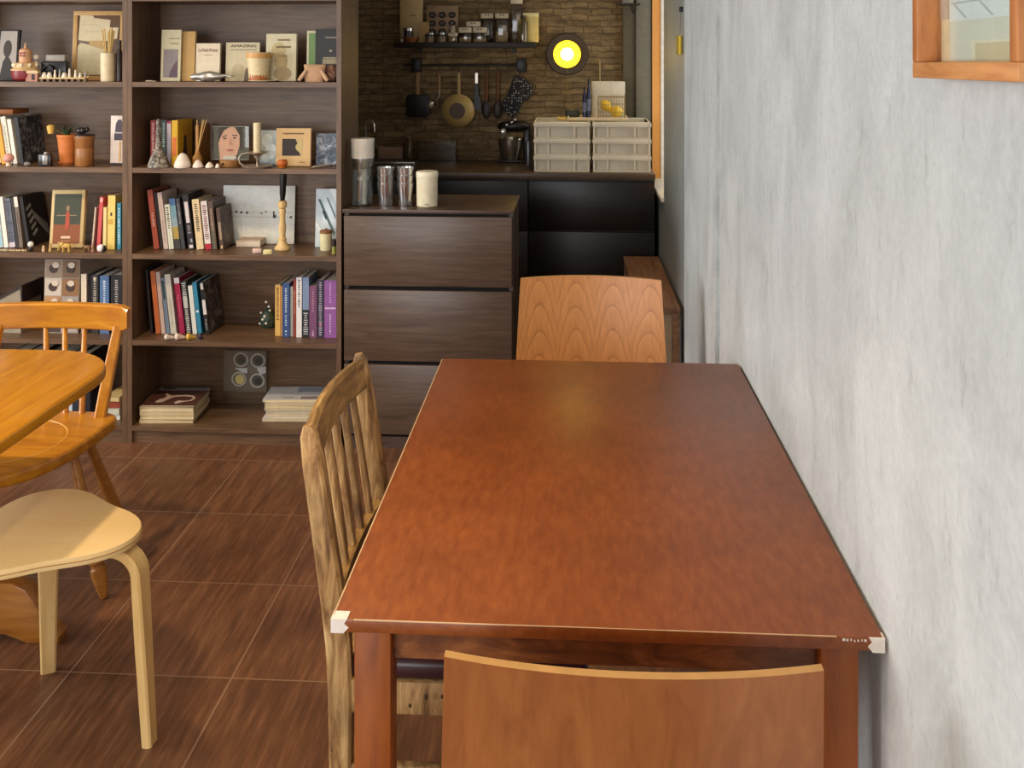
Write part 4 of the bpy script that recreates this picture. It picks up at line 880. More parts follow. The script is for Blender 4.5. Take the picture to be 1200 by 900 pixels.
front('picture_book', 311, 347, 40, Z1, .09, 'pale book with sketchy sepia cover between the cup and the dark books', 'book', (216, 204, 166), t=.020, lean=4, pages=True, shapes=[('e', .42, .66, .24, .16, (196, 178, 128)), ('e', .5, .42, .22, .2, (188, 166, 118)), ('e', .56, .16, .3, .14, (174, 150, 110)), ('t', .38, .85, .78, .89, (140, 116, 70)), ('t', .34, .70, .8, .74, (110, 84, 50)), ('t', .4, .52, .72, .54, (110, 84, 50))])
front('booklet', 359, 372, 36, Z1, .11, 'pale green booklet behind the black book on the top shelf', 'book', (214, 206, 170), t=.006, lean=3, shapes=[('r', .18, .25, 1, .95, (120, 150, 92)), ('r', .18, .04, 1, .22, (206, 176, 96))])
T, w, h = front('black_book', 369, 394.5, 34, Z1, .095, 'black book with small pale letters at the right end of the top shelf', 'book', (48, 46, 44), t=.012, lean=3, pages=True, shapes=[('t', .45, .82, .95, .85, (170, 160, 140)), ('e', .72, .58, .06, .02, (190, 180, 150))])
art(T, w, h, [('t', .35, .33, .98, .42, (206, 190, 150)), ('t', .38, .43, .95, .46, (206, 190, 150))])
p = on(244, Z1, .025); k = mpp(244, p.y)
T = thing('silver_whale', 'small silver whale figurine in front of the cream storybook', 'figurine', p)
M_SIL = mat((186, 182, 172), .28, .75, var=.1, vs=90)
secs = []
for x, r, zc in ((-20.5, .5, 4.5), (-19.5, 2.6, 5), (-16, 3.6, 5.2), (-11, 3.6, 5.2), (-5, 5, 5.4), (2, 5.6, 5.8), (9, 4.4, 5.6), (15, 2.8, 5.6), (20, 1.5, 6.4), (24, .9, 6.6)):
    secs.append([(x*k, 1.2*r*k*math.cos(a), (zc*1.15 + r*math.sin(a)*1.15)*k) for a in [2*math.pi*i/14 for i in range(14)]])
obj('whale_body', MB().loft(secs), M_SIL, T)
for s in (-1, 1):
    obj('fluke', MB().prism([(22*k, 0), (25*k, s*1*k), (29*k, s*6*k), (26*k, s*6.4*k), (22*k, s*2*k)], 1.1*k, Matrix.Translation((0, 0, 6*k)), bev=.3*k), M_SIL, T)
    obj('flipper', MB().prism([(-7*k, s*4*k), (-3*k, s*4*k), (-6*k, s*9.5*k), (-9*k, s*9*k)], 1*k, Matrix.Translation((0, 0, 1.2*k)), bev=.25*k), M_SIL, T)
for px, lb in ((175, None),): pass
solo('trinket', 'flat pale trinket lying at the left end of the top shelf', 'trinket', MB().ball((0, 0, .003), (.017, .010, .003), 12).ball((.018, 0, .002), (.012, .008, .002), 12), mat((206, 188, 160), .6), on(175, Z1, .02))
solo('plate', 'thin pale plate under the speckled beige cup', 'plate', MB().lathe([(0, 0), (.040, 0), (.058, .004), (.057, .0055), (.040, .0018), (0, .0018)], 28), mat((224, 206, 178), .4), on(309, Z1, .055))
p = on(303, Z1+.0018, .052); k = mpp(303, p.y)
T = thing('ceramic_cup', 'speckled beige ceramic cup with brown drips standing on the thin plate', 'cup', p)
obj('cup_body', MB().lathe([(0, 0), (10.2*k, 0), (10.8*k, .6*k), (14*k, 33.4*k), (13.2*k, 33.8*k), (10*k, 2*k), (0, 2*k)], 28), mat((226, 206, 160), .4, var=.06, vs=120), T)
dr = MB()
for i in range(14):
    a = -2.4 + i*.17; hh = (3+4*abs(math.sin(i*1.7)))*k; r = 10.95*k
    dr.box((r*math.cos(a), r*math.sin(a), 1.2*k+hh/2), (.6*k, 2.1*k, hh), rot(0, .06, a))
obj('brown_drip', dr, mat((176, 106, 50), .4), T)
obj('rim_band', MB().lathe([(13.45*k, 27*k), (13.9*k, 27*k), (14.35*k, 33*k), (13.9*k, 33*k)], 28), mat((216, 164, 92), .4), T)
p = on(369, Z1, .03); k = mpp(369, p.y)
T = thing('pouch', 'tan pouch-shaped ceramic with two stubby arms before the black book', 'ornament', p)
mb = MB(); secs = []
for z_, w_, d_ in ((0, 11, 5), (3, 12, 6.2), (10, 12, 6), (16, 12.5, 4.4), (19.5, 13.2, 2), (20.5, 13, 1)):
    secs.append([(w_*k*(abs(math.cos(a))**.5)*(1 if math.cos(a) > 0 else -1), d_*k*math.sin(a), z_*k) for a in [2*math.pi*i/20 for i in range(20)]])
obj('pouch_body', mb.loft(secs), mat((196, 154, 116), .6, var=.08, vs=120), T)
for s in (-1, 1): obj('arm', MB().tube([(s*9*k, -5*k, 13*k), (s*14*k, -7*k, 6*k), (s*17*k, -8*k, 1.6*k)], [2.2*k, 2.4*k, 2*k], 10), mat((206, 166, 130), .6), T)
solo('fabric_bundle', 'red-brown speckled bundle at the right end of the top shelf, below the black book', 'bundle', MB().ball((0, 0, 10*k), (8*k, 7*k, 10*k), 14).ball((-2*k, 0, 5*k), (8*k, 7.4*k, 5*k), 12), blotmat('speckled_cloth', [(80, 46, 36), (150, 96, 76), (206, 170, 140)], 130, .8), on(388, Z1, .06))
# ---------------------------------------------------------------- left bookcase, top shelf
T, w, h = front('silhouette_photo', -6, 19.5, 35, Z1, .09, 'dark photo frame with silhouette of a head at the left edge of the top shelf', 'photo', (30, 24, 22), t=.012, lean=9, shapes=[('p', [(.06, .04), (.10, .97), (.88, .97), (.96, .04)], (168, 158, 146)), ('e', .48, .62, .2, .17, (58, 46, 38)), ('p', [(.2, .04), (.3, .36), (.42, .46), (.56, .46), (.74, .34), (.94, .04)], (46, 40, 34))])
p = on(30, Z1, .05); k = mpp(30, p.y)
T = thing('castle_ornament', 'dark red and cream tiered castle ornament on the top left shelf', 'ornament', p)
M_RED = mat((130, 40, 42), .4); M_CRM = mat((214, 178, 128), .5)
obj('red_base', MB().lathe([(0, 0), (10*k, 0), (14*k, 3*k), (15.5*k, 9*k), (15*k, 13*k), (0, 13*k)], 20), M_RED, T)
obj('cream_tier', MB().lathe([(15.8*k, 12.6*k), (16*k, 14*k), (13*k, 16*k), (12.6*k, 21*k), (10*k, 22*k), (0, 22*k), (0, 12.6*k)], 20), M_CRM, T)
for i in range(9):
    a = 2*math.pi*i/9; obj('arch', MB().ball((13*k*math.cos(a), 13*k*math.sin(a), 19*k), (2.2*k, 2.2*k, 2.6*k), 8), mat((232, 214, 180), .5), T)
obj('tower', MB().lathe([(0, 21.5*k), (7*k, 21.5*k), (7.4*k, 23*k), (7.2*k, 35*k), (6*k, 37.5*k), (2*k, 39*k), (1.1*k, 43*k), (.8*k, 45*k), (0, 45.4*k)], 18), mat((206, 156, 116), .5), T)
wn_ = MB()
for x_, z_ in ((-2, 30), (2, 30), (-2, 33), (2, 33)): wn_.box((x_*k, -7.2*k, z_*k), (2.6*k, .8*k, 2*k))
obj('tower_window', wn_, M_RED, T)
p = on(38.5, Z1, .02); k = mpp(38, p.y)
T = thing('tiny_house', 'tiny beige house figurine before the castle ornament', 'figurine', p)
obj('house_wall', MB().span((-7*k, -3*k, 0), (7*k, 3*k, 10*k)), mat((176, 124, 104), .6), T)
obj('roof', MB().prism([(-8.4*k, 9.6*k), (8.4*k, 9.6*k), (7*k, 13*k), (-7*k, 13*k)], 7.6*k, Matrix.Translation((0, 3.8*k, 0)) @ rot(hp)), mat((214, 186, 140), .6), T); obj('doorway', MB().span((.2*k, -3.2*k, 2*k), (4*k, -2.9*k, 8.6*k)), mat((50, 30, 24), .6), T)
p = on(42.5, Z1, .075); k = mpp(42, p.y)
T = thing('mushroom_figurine', 'little white-capped figurine on a dark post behind the tiny house', 'figurine', p)
obj('post', MB().lathe([(0, 0), (2.4*k, 0), (1.8*k, 24*k), (0, 24*k)], 10), mat((90, 50, 36), .5), T); obj('cap', MB().ball((0, 0, 28*k), (3.8*k, 3.8*k, 3.6*k), 12).ball((0, 0, 22*k), (2.6*k, 2.6*k, 2*k), 10), mat((232, 220, 204), .4), T)
p = on(66, Z1, .09); k = mpp(66, p.y)
T = thing('camera_box', 'black old camera shape with pale grey top plate on the top left shelf', 'camera', p)
obj('camera_body', MB().span((-16*k, -6*k, 0), (15*k, 6*k, 23*k), bev=2*k).lathe([(0, 0), (7*k, 0), (7.6*k, 1*k), (6.8*k, 5*k), (5.4*k, 5*k), (5*k, 2*k), (0, 2*k)], 18, Matrix.Translation((-5*k, -5.6*k, 12*k)) @ rot(hp)), mat((26, 24, 24), .3), T)
obj('top_plate', MB().span((-10*k, -5.6*k, 23*k), (13*k, 5*k, 31*k), bev=1*k), mat((150, 142, 132), .4), T)
p = on(75, Z1, .025); k = mpp(75, p.y)
T = thing('miniature_tray', 'long low tray on little feet holding miniature figures on the top left shelf', 'tray', p)
obj('tray_body', MB().span((-28*k, -4*k, 3*k), (27*k, 4*k, 5*k), bev=.5*k).tube([(27*k, 0, 4*k), (29*k, 0, 5.5*k), (29.5*k, 0, 7*k)], .7*k, 6), mat((206, 176, 124), .5), T)
for i in range(8):
    obj('foot', MB().span(((-27+7.4*i)*k, -3*k, 0), ((-24+7.4*i)*k, 3*k, 3*k)), mat((110, 84, 60), .5), T)
for i, (x_, hh, r_, lb) in enumerate(((52, 6, 3, 'round white miniature at the left end of the miniature tray'), (58, 6, 3, 'second round white miniature from the left in the miniature tray'), (64.5, 9, 1.5, 'thin white miniature left of the middle of the tray'), (70, 9.5, 1.3, 'thin grey-white miniature in the middle of the tray'), (75.5, 5.6, 3, 'wide white miniature in the middle of the tray'), (81.5, 10.5, 1.6, 'tall white miniature right of the middle of the tray'), (88.5, 9, 1.6, 'cream miniature near the right end of the tray'), (94, 5, 2, 'short cream miniature near the right end of the tray'), (100, 8, 1.3, 'slim miniature at the right end of the tray'))):
    q = on(x_, Z1+5.05*k, .025)
    solo('miniature', lb, 'figurine', MB().lathe([(0, 0), (r_*k, 0), (r_*1.05*k, hh*.25*k), (r_*.7*k, hh*.6*k), (r_*.75*k, hh*.8*k), (r_*.4*k, hh*.97*k), (0, hh*k)], 12), mat((226, 214, 190) if i not in (3, 8) else (160, 150, 138), .45), q, group='miniatures on the low tray')
T, w, h = front('paper_frame', 84, 146, 13, Z1, .17, 'large pale wood frame with torn cream papers inside, top left shelf', 'picture', (108, 80, 54), t=.010, lean=4, shapes=[('p', [(.10, .58), (.13, .94), (.38, .93), (.40, .90), (.72, .87), (.70, .70), (.60, .55), (.40, .55)], (214, 196, 156)), ('p', [(.06, .08), (.10, .5), (.16, .54), (.62, .46), (.60, .08)], (206, 190, 150)), ('p', [(.30, .57), (.60, .57), (.60, .44), (.34, .50)], (190, 156, 96)), ('p', [(.62, .76), (.88, .76), (.86, .60), (.62, .56)], (220, 200, 156)), ('t', .18, .80, .5, .805, (170, 150, 116)), ('t', .18, .7, .5, .705, (170, 150, 116)), ('t', .16, .36, .5, .365, (170, 150, 116)), ('t', .16, .26, .5, .265, (170, 150, 116))])
for a, b in (((0, -.004, 0), (w, .014, .018)), ((0, -.004, h-.018), (w, .014, h)), ((0, -.004, .018), (.018, .014, h-.018)), ((w-.018, -.004, .018), (w, .014, h-.018))): obj('frame_bar', MB().span(a, b, bev=.001), mat((200, 156, 92), .5), T)
p = on(126.5, Z1, .06); k = mpp(126, p.y)
T = thing('vase', 'plain cream cylinder vase holding dried stalks on the top left shelf', 'vase', p)
obj('vase_body', MB().lathe([(0, 0), (8*k, 0), (8.2*k, .8*k), (8.2*k, 33*k), (7.6*k, 33.4*k), (7.2*k, 32*k), (7.2*k, 3*k), (0, 3*k)], 24), mat((222, 204, 166), .5), T)
for i, (a, b, hh) in enumerate(((-8, 2, 60), (-4, -1, 62), (-1, 3, 58), (2, 0, 61), (5, 2, 60), (8, -1, 59), (6, -3, 63))):
    solo('dried_stalk', 'dried straw-coloured stalk standing in the cream cylinder vase', 'stalk', MB().tube([(a*.25*k, b*.3*k, 3.4*k), (a*.5*k, b*.6*k, 34*k), (a*k, b*k, hh*k)], [.7*k, .7*k, 1*k], 6), mat((206, 172, 104), .7), p, group='dried stalks in the vase')
p = on(140, Z1, .07); k = mpp(140, p.y)
T = thing('dark_bottle', 'narrow dark bottle squeezed between the cream vase and the bookcase side', 'bottle', p); obj('bottle_body', MB().lathe([(0, 0), (4*k, 0), (4*k, 32*k), (2*k, 38*k), (0, 38*k)], 14), mat((44, 30, 26), .3), T); obj('cap', MB().lathe([(0, 38*k), (2.4*k, 38*k), (2.4*k, 48*k), (0, 48*k)], 12), mat((60, 44, 36), .4), T)
# ---------------------------------------------------------------- left bookcase, second shelf
gl = 'leaning books on the second left shelf'
book(-8, 1.5, 140, Z4, .09, (226, 212, 190), 'cream book at the left edge of the second left shelf', lean=8, group=gl)
book(2.2, 7.6, 146, Z4, .085, (224, 160, 40), 'orange-yellow book between white ones on the second left shelf', lean=9, group=gl)
book(8.6, 14.6, 137, Z4, .09, (222, 216, 196), 'broad white book right of the orange-yellow one on the second left shelf', lean=9, group=gl, marks=[(.2, .8, .4, 'T', (150, 150, 120))])
book(16, 20.6, 140, Z4, .09, (232, 226, 208), 'slim white book against the dark floral cover on the second left shelf', lean=9, group=gl)
book(23.4, 28, 138, Z4, .09, (34, 32, 34), 'book with dark grey floral cover leaning at the right of its row, second left shelf', lean=8, depth=.17, group=gl, cover=(M_FLOR2, None))
p = on(4, ztop(134.5, 4, .09), .10); solo('wooden_box', 'flat brown wooden box lying across the leaning white books', 'box', MB().box((0, .04, .012), (.10, .12, .020), bev=.003), mat((134, 76, 30), .5), p)
p = on(10, Z4, .03); k = mpp(10, p.y)
T = thing('mushroom_figurine', 'pink-capped mushroom figurine before the leaning books', 'figurine', p); obj('stem', MB().lathe([(0, 0), (3*k, 0), (2.6*k, 6*k), (0, 6.4*k)], 12), mat((220, 196, 170), .5), T); obj('cap', MB().ball((0, 0, 9*k), (6*k, 6*k, 5.6*k), 14), mat((222, 160, 146), .5), T)
p = on(53, Z4, .035); k = mpp(53, p.y)
T = thing('robot_figurine', 'small black and silver robot-like figurine before the floral-cover book', 'figurine', p)
obj('figurine_body', MB().span((-7*k, -3*k, 0), (8*k, 4*k, 14*k), bev=1*k), mat((34, 32, 32), .3), T); obj('face_plate', MB().span((-1.5*k, -4*k, 2*k), (4.6*k, -2.8*k, 13*k), bev=.5*k).lathe([(0, 0), (3*k, 0), (2*k, 3*k), (0, 3*k)], 12, Matrix.Translation((1*k, 0, 13.6*k))), mat((150, 146, 140), .3, .6), T)
solo('pebble', 'little grey stone on the shelf before the dark floral book', 'stone', MB().ball((0, 0, .008), (.014, .010, .009), 10), mat((120, 114, 108), .6), on(32, Z4, .03))
p = on(79, Z4, .10); k = mpp(79, p.y)
T = thing('plant_pot', 'orange terracotta pot with saucer and small dark plant on the second left shelf', 'plant', p)
obj('pot', MB().lathe([(0, 2*k), (8*k, 2*k), (11*k, 31*k), (11.6*k, 31.5*k), (11.6*k, 35*k), (10.4*k, 35*k), (10*k, 31*k), (0, 31*k)], 24), mat((206, 120, 58), .6, var=.06), T)
obj('saucer', MB().lathe([(0, 0), (9*k, 0), (11*k, 3*k), (10.4*k, 3.2*k), (8.4*k, 1.6*k), (0, 1.6*k)], 24), mat((196, 112, 54), .6), T)
obj('soil', MB().lathe([(0, 31.2*k), (10*k, 31.2*k), (9*k, 33*k), (0, 33.6*k)], 18), mat((44, 30, 22), .9), T)
for i in range(14):
    a = i*2.4; l_ = 8 + 9*((i*37) % 10)/10; b = MB(); u = Vector((math.cos(a), math.sin(a), 0))
    pts = [u*1.5*k + Vector((0, 0, 32*k)), u*l_*.45*k + Vector((0, 0, (36+l_*.5)*k)), u*l_*k + Vector((0, 0, (35+l_*(.75 if i % 3 else .2))*k))]
    obj('leaf', b.bar(pts, [1.6*k, 2.2*k, .5*k], .3*k, Vector((-u.y, u.x, 0))), mat((52, 66, 38), .5), T)
obj('flower_stem', MB().tube([(0, 0, 33*k), (-8*k, -2*k, 38*k), (-16*k, -3*k, 41*k)], .6*k, 6), mat((96, 84, 40), .6), T)
obj('yellow_blossom', MB().lathe([(0, 0), (3*k, 0), (4.2*k, 6*k), (4.4*k, 9*k), (3.4*k, 9.4*k), (0, 8*k)], 14, Matrix.Translation((-18.5*k, -3*k, 36*k))).ball((-18.5*k, -3*k, 45*k), (3.4*k, 3.4*k, 1.6*k), 10), mat((222, 182, 92), .5), T)
p = on(99, Z4, .045); k = mpp(99, p.y)
T = thing('wooden_canister', 'brown wooden canister with dark lid beside the terracotta pot', 'canister', p)
obj('canister_body', MB().lathe([(0, 0), (9.6*k, 0), (10.4*k, 1*k), (10.6*k, 20*k), (10*k, 21.4*k), (10.6*k, 22.4*k), (10.4*k, 30*k), (11.6*k, 33*k), (11.4*k, 35.4*k), (0, 35.4*k)], 26), wood('canister_wood', [(120, 74, 34), (150, 98, 48), (166, 112, 60)], (8, 8, 1), 4, .4), T)
obj('lid', MB().lathe([(0, 35.4*k), (11.6*k, 35.4*k), (11.6*k, 36.6*k), (8*k, 37.2*k), (0, 37.4*k)], 24), mat((50, 34, 26), .4), T)
k0 = MB().ball((-4*k, 1*k, 41*k), (7*k, 5*k, 4*k), 12).ball((2*k, 2*k, 42*k), (3*k, 3*k, 3*k), 10)
solo('trinket', 'dark shiny round trinket lying on the canister lid', 'trinket', k0, mat((40, 36, 38), .2), p + Vector((0, 0, .4*k)))
T, w, h = front('white_box', 129, 144, 136, Z4, .08, 'white box with dark arched print at the right end of the second left shelf', 'box', (220, 206, 196), t=.03, lean=2, shapes=[('r', .3, .5, 1, .66, (70, 64, 74)), ('p', [(.36, .66), (.42, .84), (.6, .92), (.85, .92), (1, .82), (1, .66)], (70, 64, 74)), ('r', .3, .64, 1, .665, (190, 184, 184)), ('r', 0, 0, 1, .04, (50, 40, 38)), ('r', .72, .06, .84, .48, (206, 160, 90))])
# ---------------------------------------------------------------- left bookcase, third shelf
gm = 'leaning books on the third left shelf'
book(-2.6, 4, 232, Z3, .085, (206, 214, 210), 'pale aqua book at the left edge of the third left shelf', lean=7, group=gm, marks=[(.02, .4, .05, .9, (150, 190, 204))])
book(5, 10, 231, Z3, .085, (234, 226, 212), 'white book left of the slate-striped one on the third left shelf', lean=7, group=gm)
book(11, 18.6, 233, Z3, .09, (108, 110, 122), 'slate-grey striped book on the third left shelf', lean=7, group=gm, marks=[(.1, .95, .8, 'T', (60, 60, 72)), (0, .1, 0, 1, (206, 190, 196))])
book(19.2, 22.4, 232, Z3, .09, (52, 46, 44), 'thin dark book between the slate one and the white-topped one, third left shelf', lean=7, group=gm)
book(22.8, 27.4, 231, Z3, .09, (120, 104, 92), 'white-topped brown book on the third left shelf', lean=7, group=gm, marks=[(.8, 1, 0, 1, (232, 222, 206)), (.2, .7, .4, 'T', (60, 50, 44))])
T = book(31.5, 35.5, 231, Z3, .095, (30, 26, 26), 'black book with grey lettered cover leaning at the right of its row, third left shelf', lean=9, depth=.155, group=gm)
t4 = 4*mpp(29, YB+.095); h4 = (ztop(231, 29, .095)-Z3)
cv = MB()
for i in range(5): cv.box((t4+.0003, .03+.006*i, h4*(.78-.13*i)), (.0009, .04, .012), rot(.5, 0, 0))
obj('cover_lettering', cv, mat((140, 138, 136), .5), T)
obj('cover_wedge', MB().prism([(.05, .14), (.065, .10), (.15, .02), (.15, .07)], .0008, Matrix.Translation((t4+.0009, 0, 0)) @ rot(0, 0, 0) @ Matrix(((0, 0, 1, 0), (1, 0, 0, 0), (0, 1, 0, 0), (0, 0, 0, 1)))), mat((120, 118, 118), .5), T)
T, w, h = front('framed_picture', 57.5, 96, 225, Z3, .075, 'cream-edged frame with green and rust picture of a small standing figure, third left shelf', 'picture', (206, 178, 120), t=.026, lean=8, yaw=.10, shapes=[('r', .09, .07, .90, .40, (140, 78, 40)), ('r', .09, .40, .90, .93, (64, 68, 52)), ('r', .18, .55, .78, .565, (150, 130, 100)), ('p', [(.44, .32), (.46, .62), (.56, .62), (.58, .42), (.53, .32)], (176, 74, 50)), ('e', .51, .68, .05, .05, (150, 120, 90)), ('r', .34, .16, .62, .2, (226, 190, 160)), ('t', .36, .11, .64, .125, (206, 160, 110))])
solo('book', 'tall black slim book leaning against the bookcase side behind the yellow book', 'book', MB().span((0, 0, .002), (.055, .010, .19), bev=.001), mat((22, 20, 22), .4), on(130, Z3, .234), (-.06, 0, 0), group='books at the right end of the third left shelf')
gr = 'books at the right end of the third left shelf'
book(107, 109, 243, Z3, .085, (206, 184, 160), 'very thin cream book left of the red one, third left shelf', lean=-5, group=gr)
book(113, 117.4, 231, Z3, .085, (206, 84, 84), 'red slim book leaning right on the third left shelf', lean=-4, group=gr, marks=[(.9, .98, .15, .85, (236, 180, 170))])
book(120.4, 124.4, 243, Z3, .085, (226, 206, 140), 'pale yellow slim book between the red one and the bright yellow one, third left shelf', lean=-1, group=gr)
book(125.6, 134.6, 229, Z3, .08, (232, 202, 112), 'broad yellow book on the third left shelf', lean=-1, group=gr, marks=[(.62, .68, .35, .6, (70, 56, 30)), (.46, .56, .1, .7, (206, 166, 70))])
book(137.4, 141.8, 238, Z3, .08, (60, 140, 166), 'turquoise book against the bookcase side, third left shelf', lean=0, group=gr, marks=[(.1, .9, .45, 'T', (216, 232, 236))])
k = mpp(20, YB+.02)
def beast(px, s, col, label, d=.02, neck=0, trunk=False):
    p = on(px, Z3, d); T = thing('animal_figurine', label, 'figurine', p, group='tiny animals on the third left shelf'); m = mat(col, .5)
    mb = MB(); mb.ball((0, 0, 6.2*s), (4.6*s, 2.4*s, 2.6*s), 14)
    if trunk:
        mb.ball((-5*s, 0, 8*s), (2.4*s, 1.9*s, 2.1*s), 12); mb.tube([(-6.6*s, 0, 7.4*s), (-8*s, 0, 5*s), (-8.6*s, 0, 3.4*s), (-9.6*s, 0, 4.6*s)], [1*s, .8*s, .6*s, .4*s], 8)
        for q in (-1, 1): mb.ball((-4.2*s, q*1.9*s, 7.8*s), (1.5*s, .4*s, 1.8*s), 8)
    else:
        mb.tube([(-3.4*s, 0, 7*s), (-4.6*s, 0, (8+neck)*s)], [1.2*s, .8*s], 8); mb.ball((-5.4*s, 0, (8.4+neck)*s), (1.6*s, .9*s, .9*s), 10)
    obj('figurine_body', mb, m, T)
    for x in (-3, 3):
        for q in (-1, 1): obj('leg', MB().tube([(x*s, q*1.3*s, 5.6*s), (x*1.02*s, q*1.3*s, 0)], [1*s, .75*s], 8), m, T)
    obj('tail', MB().tube([(4.4*s, 0, 7*s), (5.8*s, 0, 4.6*s), (5.9*s, 0, 3.2*s)], .35*s, 6), m, T)
beast(78, 1.15*k, (206, 166, 86), 'tan elephant figurine before the green and rust picture', trunk=True)
beast(102, .95*k, (128, 94, 60), 'brown long-necked animal figurine right of the elephant', neck=3.4)
for px, hh, lb, c in ((51, 7, 'tiny cream bird-like figurine left of the picture frame foot', (206, 176, 130)), (59, 9, 'tiny upright tan figurine under the picture frame', (196, 156, 100)), (69, 10, 'tiny pale upright figurine at the elephant\'s trunk', (190, 160, 100)), (108.5, 10, 'slim pinkish figurine right of the long-necked animal', (176, 130, 110))):
    p = on(px, Z3, .025 if px != 69 else .05); solo('miniature', lb, 'figurine', MB().lathe([(0, 0), (1.8*k, 0), (2*k, 2*k), (1.2*k, hh*.55*k), (1.5*k, hh*.8*k), (.8*k, hh*k), (0, hh*1.02*k)], 10), mat(c, .5), p, group='tiny figurines on the third left shelf')
p = on(36, Z3, .02)
T = thing('bead_figurine', 'small white and black snowman-like figurine on the third left shelf', 'figurine', p); obj('figurine_body', MB().ball((0, 0, 3*k), (3*k, 3*k, 3*k), 12), mat((40, 32, 30), .4), T); obj('head', MB().ball((0, 0, 8.4*k), (3.4*k, 3.4*k, 3.6*k), 12), mat((236, 232, 224), .3), T)
p = on(118, Z3, .025)
T = thing('panda_figurine', 'white and black round panda-like figurine before the red book', 'figurine', p, (0, 0, 0)); obj('figurine_body', MB().ball((0, 0, 4.6*k), (4.4*k, 3.4*k, 4.6*k), 14, rot(0, .5, 0)), mat((236, 228, 222), .3), T); obj('black_patch', MB().ball((3.4*k, .6*k, 4*k), (3*k, 3*k, 4*k), 12), mat((34, 28, 28), .4), T)
sb = MB(); rr = random.Random(5)
for i in range(24): sb.ball(((-16+1.4*i)*k, rr.uniform(-1.5, 1.5)*k, 1.1*k), (1.0*k, 1*k, 1.1*k), 8)
solo('bead_string', 'string of cream beads lying at the left edge of the third left shelf', 'beads', sb, mat((206, 184, 136), .5), on(15, Z3, .02))
# ---------------------------------------------------------------- left bookcase, fourth and bottom shelf
p = on(8, Z2, .06); k = mpp(8, p.y)
T = thing('folder', 'dark open binder showing pale page edges on the fourth left shelf', 'binder', p)
obj('cover', MB().prism([(-28*k, 33*k), (16*k, 56*k), (18.4*k, 56*k), (18.4*k, 36*k), (17*k, 36*k), (16*k, 53*k), (-28*k, 30*k)], .16, Matrix.Translation((0, .16, 0)) @ rot(hp)), mat((48, 34, 32), .5), T)
obj('page_block', MB().prism([(-28*k, 30*k), (16*k, 53*k), (16*k, 0), (-28*k, 0)], .15, Matrix.Translation((0, .155, 0)) @ rot(hp)), mat((150, 138, 118), .8), T)
sh = []
cs = [(150, 128, 108), (120, 92, 66), (196, 182, 164), (140, 100, 64), (176, 130, 84), (156, 146, 138), (70, 54, 46), (176, 160, 146)]
for i in range(8):
    cx_, r_ = i % 2, i//2; x0_, x1_ = .02+.49*cx_, .49+.49*cx_; z1_, z0_ = 1-.245*r_-.01, 1-.245*(r_+1)
    sh.append(('r', x0_, z0_, x1_, z1_, cs[i]))
for i in range(8):
    cx_, r_ = i % 2, i//2; sh.append(('e', .25+.49*cx_, 1-.245*(r_+.5), .12, .06, (66, 46, 38))); sh.append(('e', .32+.45*cx_, 1-.245*(r_+.3), .10, .04, (206, 190, 170)))
front('photo_board', 50.5, 93, 305, Z2, .07, 'board of small snapshots above the spindle-back chair\'s crest rail', 'photo', (168, 152, 134), t=.006, lean=3, shapes=sh)
g5 = 'upright books above the spindle-back chair'
book(95, 101.6, 321, Z2, .08, (224, 206, 180), 'cream book beside the board of snapshots', group=g5)
book(103.6, 106.6, 322, Z2, .09, (40, 38, 40), 'thin charcoal book right of the cream one by the snapshots', group=g5)
book(107, 115.6, 322, Z2, .08, (50, 46, 48), 'black book with pale lettering left of the blue one above the chair', group=g5, marks=[(.35, .9, .5, 'T', (190, 180, 160)), (.9, .96, .3, .7, (206, 190, 160))])
book(117, 128, 323, Z2, .08, (84, 116, 158), 'broad blue book above the spindle-back chair', group=g5, marks=[(.4, .92, .3, 'T', (206, 220, 232))])
book(130, 143.4, 322, Z2, .08, (36, 34, 38), 'wide black book against the bookcase side above the chair', group=g5, marks=[(.3, .92, .35, 'T', (170, 166, 160))])
g6 = 'things on the bottom left shelf behind the chair'
book(14, 32, 412, Z5, .06, (52, 46, 46), 'wide dark binder behind the chair spindles on the bottom left shelf', group=g6, depth=.18)
book(33, 50, 412, Z5, .06, (60, 56, 58), 'second wide dark binder behind the chair spindles on the bottom left shelf', group=g6, depth=.18)
book(56, 78, 414, Z5, .08, (170, 160, 146), 'pale grey binder behind the chair spindles on the bottom left shelf', group=g6, depth=.16)
book(79, 85, 413, Z5, .08, (196, 204, 206), 'thin whitish book left of the navy ones on the bottom left shelf', group=g6)
book(86, 95, 413, Z5, .07, (34, 40, 56), 'navy book behind the right-hand chair spindles', group=g6)
book(96, 106, 414, Z5, .07, (28, 28, 34), 'black book right of the navy one behind the chair spindles', group=g6)
z = Z5
for i, (c, t, lb) in enumerate((((222, 220, 208), .022, 'white book at the bottom of the short pile beside the chair post'), ((196, 192, 170), .024, 'greyish book in the middle of the short pile beside the chair post'), ((150, 66, 46), .026, 'rust-red book second from the top of the short pile beside the chair post'), ((200, 176, 120), .018, 'tan book on top of the short pile beside the chair post'))):
    q = on(122, z, .05); T = thing('book', lb, 'book', q, (0, 0, .06*(-1)**i), 'short pile of books on the bottom left shelf')
    obj('cover', MB().span((0, 0, 0), (.062, .17, .0012)).span((0, 0, t-.0012), (.062, .17, t)).span((0, 0, 0), (.062, .0012, t)), mat(c, .5), T); obj('page_block', MB().span((.001, .0013, .0013), (.06, .168, t-.0013)), PAGE, T); z += t + .0003
